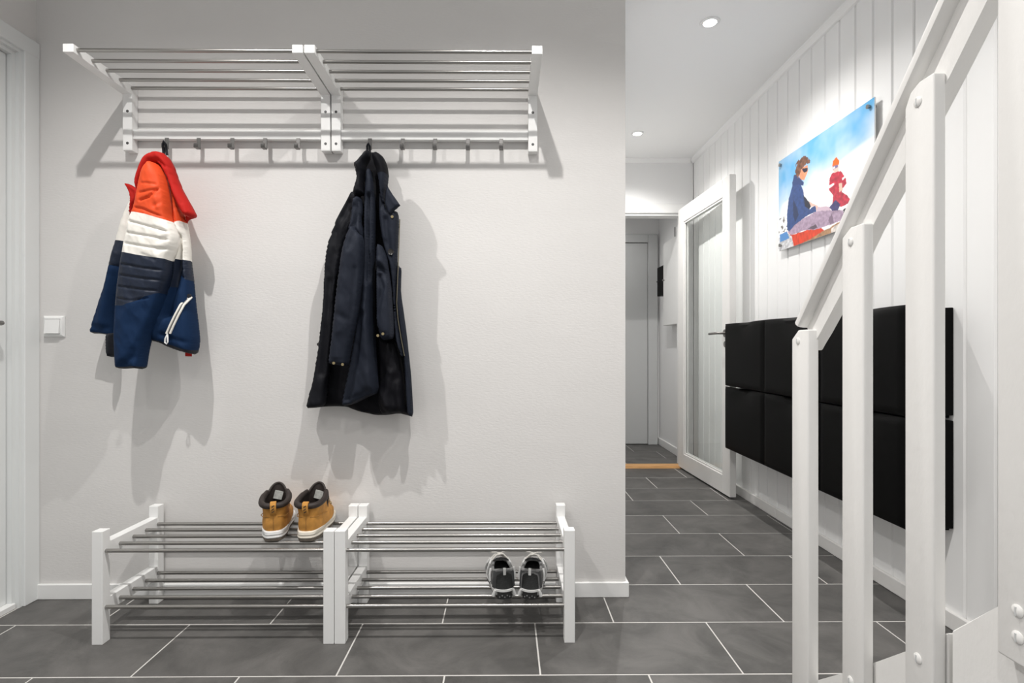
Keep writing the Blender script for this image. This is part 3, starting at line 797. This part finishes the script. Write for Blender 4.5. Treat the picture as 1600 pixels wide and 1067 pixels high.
    Panel(t, T((318,210),(312,180),(322,140),(336,105),(350,72),(372,56),(400,47),(430,49),(455,70),(474,100),(490,140),(505,180),(522,217),(540,250),(556,276),(570,305),(581,328),(570,341),(548,338),(536,322),(528,308),(515,280),(500,250),(485,210),(470,175),(452,140),(430,112),(405,94),(382,102),(362,130),(348,160),(338,195),(330,235)),
          1.95, .036, .06, .022, material='dred', name='collar', creases=[(T((330,190),(348,130),(372,88),(410,84),(440,112)), .007, -.016), (T((470,130),(505,210),(545,290)), .008, .008), (T((448,130),(480,200),(515,270)), .006, -.008), (T((540,268),(566,322)), .006, -.006)], wr=.004, seed=5, step=.0055)
    T = tracer(100, 220, .3562, 1.99)
    Panel(t, T((535,318),(560,320),(585,325),(578,340),(545,345),(536,365),(530,335)), 1.99, .014, .012, .012, material='dred', name='collar_end', step=.005)
    T = tracer(100, 220, .3562, 2.02)
    Panel(t, T((528,915),(562,920),(562,946),(530,945)), 2.02, .006, .006, .01, material='dred', name='lining_tab', step=.005, smooth=0)
    # pocket zip
    T = tracer(100, 220, .3562, 1.945)
    zp = T((541,684),(525,720),(505,765),(485,810),(468,846))
    path = [body.on(p, .003) for p in zp]
    z = MB()
    for dx in (-.0065, .0065): z.tube([(a+dx, b, c) for a, b, c in path], .0038, 8)
    zo = z.build('pocket_zip', 'cream', t, True)
    z = MB(); z.tube([(a, b-.001, c) for a, b, c in path], .0022, 6); z.build('zip_teeth', 'darksteel', zo, True)
    a, b, c = path[-1]
    z = MB(); z.tube([(a, b-.004, c), (a-.007, b-.006, c-.018), (a-.008, b-.006, c-.032), (a-.003, b-.006, c-.037), (a+.002, b-.006, c-.030), (a+.001, b-.005, c-.012)], .0026, 8, closed=True)
    z.build('zip_pull', 'plastic', zo, True)
    a, b, c = path[0]
    MB().disc((a, b-.002, c+.004), (0, -1, 0), .008, .004, 12).build('zip_end', 'binding', zo, True)
jacket()

# ---- long dark coat
def coat():
    t = thing('coat', 'long dark navy coat with collar and snap cuffs hanging from the right rack', 'coat', (-.53, 2.0, .70))
    K = .4219
    m = MB(); hx = hk[5]
    m.tube([(hx-.006, 2.052, 1.69), (hx-.005, 2.046, 1.735), (hx, 2.042, 1.744), (hx+.005, 2.046, 1.735), (hx+.006, 2.052, 1.69)], .004, 8); m.build('hanging_loop', 'binding', t, True)
    T = tracer(440, 220, K, 2.05)
    Panel(t, T((300,62),(320,44),(355,44),(380,72),(394,112),(394,160),(400,240),(425,300),(430,400),(432,480),(438,560),(455,660),(466,730),(476,830),(484,930),(490,1022),(462,1014),(435,1008),(395,1014),(350,1015),(318,1008),(290,1003),(262,994),(240,985),(200,984),(160,985),(120,990),(85,992),(98,940),(110,900),(122,830),(132,770),(142,680),(150,600),(153,530),(156,470),(165,395),(190,330),(212,282),(235,240),(262,190),(278,140),(285,95)),
          2.05, .030, .035, .06, material='coatin', name='back_body', creases=[(T((330,560),(300,800),(270,960)), .03, .01), (T((380,760),(400,900),(390,1000)), .02, .016), (T((425,820),(440,900),(460,1000)), .016, .018), (T((410,860),(420,1000)), .012, -.02)], wr=.006, seed=2, step=.008)
    T = tracer(440, 220, K, 1.99)
    # left front with its edge turned outward
    Panel(t, T((268,192),(300,205),(296,262),(270,315),(244,370),(224,430),(212,500),(203,580),(195,680),(184,770),(176,850),(166,930),(158,985),(120,990),(85,992),(98,940),(110,900),(122,830),(132,770),(142,680),(150,600),(153,530),(156,470),(165,395),(190,330),(212,282),(235,240),(255,205)),
          1.99, .030, .045, .035, name='left_front', creases=[(T((250,230),(205,340),(180,480),(170,640),(150,860)), .014, -.016), (T((225,300),(190,400),(178,500)), .012, .008), (T((262,262),(240,330),(215,420)), .010, -.012)], wr=.004, seed=4, tilt=-.10, material='coatfacing')
    # middle skirt of the front
    T = tracer(440, 220, K, 1.98)
    Panel(t, T((318,112),(342,112),(352,160),(352,260),(350,380),(348,470),(348,560),(348,660),(352,760),(358,850),(364,932),(330,945),(300,960),(262,977),(220,985),(230,930),(240,880),(252,820),(262,770),(280,680),(295,600),(306,500),(310,420),(309,350),(311,260),(312,180)),
          1.98, .050, .05, .05, name='front_skirt', creases=[(T((322,200),(318,360),(322,520)), .007, -.022), (T((334,140),(336,260),(344,420)), .010, .012), (T((347,300),(341,480),(344,640)), .007, -.014), (T((318,540),(312,680),(330,900)), .022, .018), (T((300,640),(275,800),(245,960)), .012, -.012), (T((225,962),(300,938),(362,912)), .004, -.004)], wr=.004, seed=6)
    # right front with button band
    T = tracer(440, 220, K, 1.985)
    rf = Panel(t, T((380,225),(400,262),(430,262),(437,285),(436,330),(433,400),(431,460),(427,530),(424,600),(430,660),(442,730),(455,800),(446,800),(434,770),(424,735),(418,660),(414,580),(408,510),(398,455),(384,415),(372,370),(362,310),(358,240),(360,180)),
          1.985, .036, .05, .03, name='right_front', creases=[(T((385,290),(395,380),(412,480)), .010, -.010), (T((368,260),(378,360)), .008, .008)], wr=.003, seed=8, step=.0055)
    T = tracer(440, 220, K, 2.0)
    Panel(t, T((424,440),(434,466),(443,470),(441,520),(440,562),(455,650),(466,725),(474,800),(481,862),(486,940),(490,1022),(468,1016),(462,960),(458,880),(452,800),(440,730),(428,660),(420,600),(420,520)),
          2.0, .028, .04, .03, name='right_skirt', creases=[(T((436,560),(456,720),(474,900)), .008, -.008)], wr=.003, seed=9)
    T = tracer(440, 220, K, 2.015)
    Panel(t, T((352,700),(385,745),(420,735),(440,780),(452,850),(462,940),(466,1010),(435,1006),(395,1012),(366,1012),(352,960),(360,880)), 2.015, .03, .03, .04, material='coatin', name='lining', creases=[(T((405,860),(392,940),(400,1000)), .014, .014), (T((430,900),(440,1000)), .012, .012), (T((365,935),(385,980)), .014, .014)], wr=.005, seed=12)
    # sleeves
    T = tracer(440, 220, K, 1.935)
    ls = Panel(t, T((262,318),(272,318),(290,342),(308,362),(310,400),(308,450),(305,510),(300,570),(292,630),(284,670),(272,722),(262,770),(255,805),(249,832),(225,834),(200,831),(172,828),(176,790),(183,735),(190,670),(197,600),(203,540),(211,485),(220,430),(232,385),(247,348)),
          1.935, .050, .055, .040, name='sleeve', creases=[(T((272,470),(262,620),(238,820)), .006, -.007), (T((300,470),(284,620),(256,800)), .006, -.006), (T((240,400),(225,560),(215,700)), .02, .008), (T((172,806),(255,812)), .0035, -.004), (T((268,340),(250,400)), .008, -.008), (T((200,640),(240,660)), .012, -.005)], wr=.0045, seed=14)
    T = tracer(440, 220, K, 1.955)
    Panel(t, T((262,215),(285,210),(300,215),(305,260),(298,300),(310,345),(304,372),(285,352),(268,330),(258,330),(248,345),(236,362),(245,325),(255,280)), 1.955, .040, .05, .035, name='shoulder', creases=[(T((285,215),(278,270),(262,325)), .008, -.02), (T((262,240),(240,330)), .008, -.012), (T((300,280),(290,330)), .008, .01)], wr=.004, seed=15, step=.0055)
    T = tracer(440, 220, K, 1.955)
    rs = Panel(t, T((352,378),(368,385),(380,405),(392,430),(400,480),(408,530),(413,600),(417,660),(420,732),(395,737),(368,738),(362,712),(354,690),(350,660),(351,600),(350,540),(349,470),(348,420)),
          1.955, .050, .05, .035, name='sleeve', creases=[(T((355,440),(385,455),(398,480)), .009, .012), (T((350,468),(375,478),(395,520)), .009, -.020), (T((392,520),(398,640),(405,725)), .010, .010), (T((362,500),(372,545),(350,640)), .010, -.016), (T((360,715),(420,710)), .0035, -.004)], wr=.004, seed=16, step=.0055)
    # collar: two standing halves and the pointed lapel
    T = tracer(440, 220, K, 1.96)
    Panel(t, T((264,84),(280,74),(300,62),(318,46),(335,42),(330,70),(316,92),(312,120),(306,150),(308,190),(312,206),(295,202),(278,202),(262,196),(268,170),(278,140),(272,110)), 1.96, .046, .05, .03, name='collar', material='coatfacing', creases=[(T((280,90),(296,110),(290,160)), .009, .012), (T((300,75),(305,140),(300,195)), .007, -.012)], wr=.003, seed=17, step=.005)
    Panel(t, T((330,46),(345,40),(362,46),(378,62),(390,85),(398,118),(396,150),(390,175),(382,205),(384,240),(372,225),(366,190),(360,150),(350,110),(338,80)), 1.965, .046, .05, .026, creases=[(T((352,60),(376,100),(380,170)), .010, .008)], parts=[('collar_inside', 'coatin', T((320,20),(420,20),(420,116),(350,116),(320,100))), ('collar', 'coat', None)], wr=.003, seed=18, step=.005)
    T = tracer(440, 220, K, 1.95)
    Panel(t, T((388,160),(398,178),(412,200),(428,222),(441,241),(428,252),(412,264),(402,279),(392,262),(383,240),(380,210),(384,182)), 1.950, .012, .03, .010, name='lapel', material='coat', creases=[(T((390,180),(425,240)), .010, .004)], step=.005, smooth=0)
    # zip edge, button, snaps
    T = tracer(440, 220, K, 1.965)
    zp = T((436,288),(434,340),(432,400),(430,460),(427,530),(424,600),(429,660),(440,728),(453,796))
    MB().tube([(a, 1.968, c) for a, c in zp], .0018, 6).build('zip_edge', 'zipmetal', t, True)
    for p in T((405,412)):
        q = rf.on(p); m = MB(); rr = [[(q[0]+r*math.cos(a), q[1]-dy, q[2]+r*math.sin(a)) for a in [2*math.pi*k/18 for k in range(18)]] for r, dy in ((.011, -.002), (.0115, .002), (.010, .0042), (.0075, .003), (.002, .003))]
        m.loft(rr); m.build('button', 'hornbtn', t, True)
    for P, pts in ((rf, [(412,284)]), (ls, [(215,821),(246,826)]), (rs, [(387,716),(366,722)])):
        for p in T(*pts):
            q = P.on(p, .001); MB().disc(q, (0, -1, 0), .0050, .003, 14).build('snap', 'brass', t, True)
    MB().disc((at(499, 538, Y=1.99)[0], 1.99, at(499, 538, Y=1.99)[2]), (0, -1, 0), .006, .01, 12).build('button', 'hornbtn', t, True)
coat()
# ------------------------------------------------------------------ shoes  (local: heel at y=0, toe towards +y, sole at z=0)
def foot_outline(n, L, wh, wf, side, grow=0):
    "sole shape; side=+1: the inner edge is on +x"
    pts = []
    for k in range(n):
        a = 2*math.pi*k/n-math.pi/2
        v = .5+.5*math.sin(a)                       # 0 heel .. 1 toe
        yy = v*L
        sgn = math.cos(a)
        wv = wh+(wf-wh)*(1/(1+math.exp(-(v-.45)*12)))
        shape = abs(math.cos(a))**.55
        waist = -.006*math.exp(-((v-.42)/.16)**2)
        x_ = math.copysign(shape, sgn)*(wv+waist) if abs(sgn) > 1e-9 else 0
        x_ += side*(.010*max(0, v-.55)/.45)*1.0     # toe leans inward
        pts.append((x_*(1+grow), -grow*.02+yy*(1+grow*.3)))
    return pts
def ring(n, y0, y1, w0, w1, z_, side, tilt=0, p=.62):
    r = []
    for k in range(n):
        a = 2*math.pi*k/n-math.pi/2; v = .5+.5*math.sin(a)
        wv = w0+(w1-w0)*v; x_ = math.copysign(abs(math.cos(a))**p, math.cos(a))*wv if abs(math.cos(a)) > 1e-9 else 0
        yy = y0+(y1-y0)*v
        x_ += side*.010*max(0, yy/.28-.55)/.45
        r.append((x_, yy, z_+tilt*v))
    return r
def boot(loc, rz, side, mid, label):
    t = thing('boot', label, 'boot', loc, 'pair of tan ankle boots', rz)
    n = 40; L = .280
    o = foot_outline(n, L, .045, .050, side)
    def sole(zs): 
        rr = []
        for g, zf in zs:
            rr.append([(x_*(1+g), (y_-.14)*(1+g*.5)+.14, zf(y_/L)) for x_, y_ in o])
        return rr
    lift = lambda v: .010*max(0, (v-.72)/.28)**2
    MB().loft(sole([(-.06, lambda v: 0+lift(v)), (.0, lambda v: .003+lift(v)), (.0, lambda v: .011+lift(v))])).build('outsole', 'outsole', t, True, local=True)
    mt = lambda v: .034+.004*math.sin(v*5)-.006*v+lift(v)
    MB().loft(sole([(.0, lambda v: .0112+lift(v)), (.07, lambda v: .016+lift(v)), (.035, lambda v: .022+lift(v)), (.075, lambda v: .026+lift(v)), (.055, mt), (-.03, lambda v: mt(v)+.002)])).build('midsole', mid, t, True, local=True)
    # upper
    rr = []
    for z_, y0, y1, w0, w1, tl in ((.036, .004, .272, .046, .049, 0), (.050, .001, .270, .0465, .049, 0), (.062, .000, .254, .0455, .046, -.002), (.074, .002, .226, .0445, .041, .000), (.085, .005, .192, .044, .038, .004), (.096, .006, .168, .0445, .037, .008), (.107, .004, .160, .046, .038, .008), (.117, .000, .156, .048, .040, .010)):
        rr.append(ring(n, y0, y1, w0, w1, z_, side, tl))
    MB().loft(rr, False).build('upper', 'nubuck', t, True, local=True, ang=None)
    # heel seam, side overlay seam
    s_ = MB(); s_.tube([(0, .003, .040), (0, .0005, .050), (0, -.0005, .062), (0, .0015, .074), (0, .0045, .085), (0, .0055, .096)], .0016, 6)
    for sx in (-1, 1):
        s_.tube([(sx*.014, .0045, .083), (sx*.034, .018, .082), (sx*.0448, .05, .081), (sx*.0435, .09, .076), (sx*.0425, .11, .071)], .0013, 6)
    s_.build('seam', 'nubuck_d', t, True, local=True)
    # padded collar
    path = []
    for k in range(n):
        a = 2*math.pi*k/n-math.pi/2; v = .5+.5*math.sin(a)
        if v > .80: continue
        path.append((k, v))
    rim = ring(n, .002, .146, .047, .040, .122, side, .016)
    order = [k for k in range(n)]
    op = sorted([k for k in order if (.5+.5*math.sin(2*math.pi*k/n-math.pi/2)) < .86], key=lambda k: ((k+n//2) % n))
    pts = [Vector(rim[k]) for k in op]
    for i, p in enumerate(pts): 
        v = p.y/.15; p.z += .012*max(0, v-.45)
    rad = [.0102 if 2 < i < len(pts)-3 else .0085 for i in range(len(pts))]
    MB().tube(pts, rad, 12).build('collar', 'bootlin', t, True, local=True)
    # lining inside the shaft
    rr = [ring(n, .010, .160, .040, .036, .121, side, .014), ring(n, .014, .168, .037, .034, .085, side, .010), ring(n, .014, .21, .037, .036, .047, side, 0)]
    MB().loft(rr, False).build('lining', 'bootlin', t, True, local=True, ang=None)
    MB().loft([[(x_*.8, y_*.9+.01, .044) for x_, y_ in o], [(x_*.8, y_*.9+.01, .046) for x_, y_ in o]]).build('insole', 'bootlin', t, True, local=True)
    # tongue rising at the front, with a label on its inner face
    vs = []; fs = []; NU, NV = 14, 10
    for s2 in (0, 1):
        for j in range(NV+1):
            v = j/NV
            for i in range(NU+1):
                u = i/NU*2-1
                hw = (.036+.005*v)*(1-.25*max(0, v-.72)/.28)
                z_ = .078+v*.086-.020*u*u*(v**3)-.010*(u**4)
                y_ = .152-.006*v+.012*v*v-.026*u*u+(.009 if s2 else 0)*(1 if 0 < v < 1 and abs(u) < 1 else .2)
                vs.append((u*hw, y_, z_))
    N = (NU+1)*(NV+1)
    for j in range(NV):
        for i in range(NU):
            a = j*(NU+1)+i; q = (a, a+1, a+NU+2, a+NU+1); fs += [q, tuple(k+N for k in q[::-1])]
    rm = [i for i in range(NU+1)]+[j*(NU+1)+NU for j in range(1, NV+1)]+[NV*(NU+1)+i for i in range(NU-1, -1, -1)]+[j*(NU+1) for j in range(NV-1, 0, -1)]
    for k in range(len(rm)): fs.append((rm[k], rm[k-1], rm[k-1]+N, rm[k]+N))
    m = MB().mesh(vs, fs); bmesh.ops.recalc_face_normals(m.bm, faces=m.bm.faces[:])
    tg = m.build('tongue', 'bootlin', t, True, local=True)
    m = MB(); e = [Vector(vs[k]) for k in rm[NU:]]; m.tube(e, .0042, 8); m.build('tongue_edge', 'bootlin', tg, True, local=True)
    lab = MB(); lab.mesh([(-.016, .1425, .112), (.012, .1425, .104), (.019, .1465, .132), (-.009, .1465, .140), (-.016, .1465, .112), (.012, .1465, .104), (.019, .1505, .132), (-.009, .1505, .140)], [(0, 1, 2, 3), (4, 7, 6, 5), (0, 4, 5, 1), (1, 5, 6, 2), (2, 6, 7, 3), (3, 7, 4, 0)])
    lo = lab.build('size_label', 'label', tg, local=True, label='silvery size label inside the tongue')
    # heel pull tab
    pt = MB(); w2 = .0095
    prof = [(.004, .088), (-.005, .098), (-.0115, .112), (-.0120, .128), (-.007, .137), (.006, .137), (.008, .132), (-.002, .130), (-.008, .125), (-.0075, .113), (-.001, .100), (.006, .088)]
    pt.prism(prof, 'x', -w2, w2, .0008); po = pt.build('pull_tab', 'nubuck', t, local=True)
    for zz, ys in ((.104, -.0085), (.114, -.0122), (.124, -.0125)):
        d_ = MB(); d_.tube([(-.004, ys, zz-.002), (.004, ys, zz+.003)], .0016, 6); d_.build('stitch', 'bootlin', po, True, local=True)
    # laces and hooks along the front
    for i, (yy, zz) in enumerate(((.166, .134), (.170, .121), (.177, .108), (.190, .094), (.208, .082))):
        l_ = MB(); l_.tube([(-.026, yy-.012, zz-.003), (-.012, yy, zz+.004), (.012, yy, zz+.004), (.026, yy-.012, zz-.003)], .0028, 6); l_.build('lace', 'nubuck_d', t, True, local=True)
        for sx in (-1, 1): MB().disc((sx*.030, yy-.014, zz-.004), (sx, .3, .2), .005, .005, 10).build('lace_hook', 'brass', t, True, local=True)
    return t
boot((-.790, 1.842, .3085), math.radians(17), 1, 'midsole2', 'left tan nubuck boot of the pair, standing straight on the upper bars')
boot((-.6780, 1.838, .3085), math.radians(3), -1, 'midsole', 'right tan nubuck boot of the pair, turned toward the rack corner')

def sneaker(loc, rz, side, label, hood):
    t = thing('sneaker', label, 'sneaker', loc, 'pair of grey running sneakers', rz)
    n = 40; L = .268
    o = foot_outline(n, L, .0385, .0450, side)
    lift = lambda v: .016*max(0, (v-.7)/.3)**2+.004*max(0, (.12-v)/.12)
    def S_(zs): return [[(x_*(1+g), (y_-.13)*(1+g*.4)+.13, zf(y_/L)+lift(y_/L)) for x_, y_ in o] for g, zf in zs]
    MB().loft(S_([(-.08, lambda v: 0), (.0, lambda v: .003), (.02, lambda v: .010)])).build('outsole', 'rubber', t, True, local=True)
    mt = lambda v: .034-.012*v
    MB().loft(S_([(.02, lambda v: .0102), (.10, lambda v: .016), (.08, lambda v: .024-.006*v), (.02, mt), (-.06, mt)])).build('midsole', 'greyov', t, True, local=True)
    # black heel insert with grey bars
    def arc(r, z0, z1, a0, off, nn=14):
        rr = []
        for q in range(nn+1):
            a = -math.pi/2-a0+2*a0*q/nn
            rr.append([(r*math.cos(a), .040+r*math.sin(a)*1.06-off, z0), (r*math.cos(a), .040+r*math.sin(a)*1.06-off, z1), ((r-.004)*math.cos(a), .040+(r-.004)*math.sin(a)*1.06-off, z1), ((r-.004)*math.cos(a), .040+(r-.004)*math.sin(a)*1.06-off, z0)])
        return rr
    MB().loft(arc(.0425, .006, .030, .62, .003)).build('heel_insert', 'rubber', t, True, local=True)
    for q in range(5):
        a = -math.pi/2+(q-2)*.2; r = .0428
        MB().disc((r*math.cos(a), .0365+r*math.sin(a)*1.06, .014+.005*(q % 2)), (math.cos(a), math.sin(a), 0), .0022, .0012, 8).build('heel_stud', 'mesh', t, local=True)
    MB().loft(arc(.0435, .030, .037, .80, .002)).build('heel_band', 'greyov', t, True, local=True)
    for sx in (-1, 1):
        m = MB(); m.tube([(sx*.0305, .006, .034), (sx*.0335, .008, .024), (sx*.036, .011, .013)], [.004, .006, .007], 8); m.build('heel_strut', 'greyov', t, True, local=True)
    # upper
    rr = []
    for z_, y0, y1, w0, w1, tl in ((.028, .006, .258, .039, .044, -.004), (.042, .003, .256, .0395, .044, -.006), (.054, .002, .240, .040, .041, -.008), (.066, .002, .208, .0395, .037, -.006), (.080, .003, .168, .038, .033, -.004), (.094, .004, .118, .035, .029, -.002)):
        rr.append(ring(n, y0, y1, w0, w1, z_, side, tl))
    # the opening dips at the sides
    rr[-1] = [(x_, y_, z_-.012*math.exp(-((y_-.058)/.03)**2)+.006*math.exp(-(y_/.016)**2)) for x_, y_, z_ in rr[-1]]
    MB().loft(rr, False).build('upper', 'mesh', t, True, local=True, ang=None)
    # heel counter: dark outer, black mesh inside it
    def counter(grow, ztop, a0, name, m_, z0=.036):
        nn = 18; rings = []
        for j in range(8):
            v = j/7; z_ = z0+(ztop-z0)*v
            wv = a0*(1-.10*v) if v < .75 else a0*(1-.075-.5*((v-.75)/.25)**2)
            ro = .0415+grow-.0030*v
            row = []
            for q in range(nn+1):
                a = -math.pi/2-wv+2*wv*q/nn; row.append((ro*math.cos(a), .0430+ro*math.sin(a)*1.03, z_))
            rings.append(row)
        vs = [p for r in rings for p in r]; k = nn+1
        vs2 = [(x_*.9, .043+(y_-.043)*.9, z_) for x_, y_, z_ in vs]; N = len(vs)
        fs = []
        for j in range(7):
            for q in range(nn): a = j*k+q; fs += [(a, a+1, a+k+1, a+k), (a+N, a+k+N, a+k+1+N, a+1+N)]
        rm = [q for q in range(k)]+[j*k+nn for j in range(1, 8)]+[7*k+q for q in range(nn-1, -1, -1)]+[j*k for j in range(6, 0, -1)]
        for q in range(len(rm)): fs.append((rm[q], rm[q-1], rm[q-1]+N, rm[q]+N))
        m = MB().mesh(vs+vs2, fs); bmesh.ops.recalc_face_normals(m.bm, faces=m.bm.faces[:])
        return m.build(name, m_, t, True, local=True)
    counter(.0015, .102, 1.15, 'heel_counter', 'dkov')
    if side < 0: counter(.0025, .094, .86, 'counter_trim', 'mesh')
    counter(.0035, .090, .72, 'heel_mesh', 'blackmesh')
    MB().prism([(-.0045, .085), (-.0065, .104), (-.002, .109), (.006, .106), (.004, .102), (-.001, .103), (-.002, .085)], 'x', -.0045, .0045, .0008).build('pull_tab', 'greyov', t, local=True)
    # padded opening edge
    e = [Vector(p) for p in rr[-1]]
    MB().tube(e, .0052, 8, closed=True).build('collar', 'mesh', t, True, local=True)
    for sx in (-1, 1):
        MB().tube([(sx*.0425, .050, .046), (sx*.0435, .055, .064), (sx*.040, .058, .086)], [.003, .0045, .004], 8).build('side_strap', 'greyov', t, True, local=True)
        MB().tube([(sx*.044, .125, .038), (sx*.042, .12, .060), (sx*.036, .115, .080), (sx*.028, .125, .094)], [.004, .005, .005, .004], 8).build('side_strap', 'greyov', t, True, local=True)
        MB().tube([(sx*.047, .17, .036), (sx*.041, .167, .058), (sx*.030, .165, .078)], [.004, .005, .004], 8).build('side_strap', 'greyov', t, True, local=True)
    # footbed and tongue
    MB().loft([[(x_*.76, y_*.86+.012, .046) for x_, y_ in o], [(x_*.76, y_*.86+.012, .05) for x_, y_ in o]]).build('insole', 'mesh', t, True, local=True)
    rr2 = []
    for v in (0, .25, .5, .75, 1):
        y_ = .190-.100*v; z_ = .066+.036*v+.006*v*v; hw = .026+.003*v
        rr2.append([(-hw, y_, z_-.008), (-hw*.5, y_-.001, z_), (0, y_-.002, z_+.003), (hw*.5, y_-.001, z_), (hw, y_, z_-.008), (hw*.5, y_+.008, z_-.006), (0, y_+.008, z_-.004), (-hw*.5, y_+.008, z_-.006)])
    MB().loft(rr2).build('tongue', 'mesh', t, True, local=True)
    for i in range(4):
        yy, zz = .108+.021*i, .107-.0085*i
        MB().tube([(-.030, yy, zz-.014), (-.012, yy+.006, zz+.002), (.010, yy+.010, zz+.002), (.029, yy+.012, zz-.014)], .0026, 6).build('lace', 'lace', t, True, local=True)
        MB().tube([(.030, yy, zz-.014), (.012, yy+.006, zz+.004), (-.010, yy+.010, zz+.004), (-.029, yy+.012, zz-.014)], .0026, 6).build('lace', 'lace', t, True, local=True)
    for sx in (-1, 1):
        MB().tube([(0, .122, .110), (sx*.012, .118, .117), (sx*.026, .124, .116), (sx*.030, .138, .110), (sx*.016, .138, .110), (0, .126, .111)], .0024, 6).build('lace_bow', 'lace', t, True, local=True)
    return t
sneaker((-.002, 1.806, .1240), math.radians(8), 1, 'left grey and black sneaker of the pair on the lower bars', 0)
sneaker((.083, 1.803, .1240), math.radians(-9), -1, 'right grey and black sneaker of the pair, next to the rack post', 0)
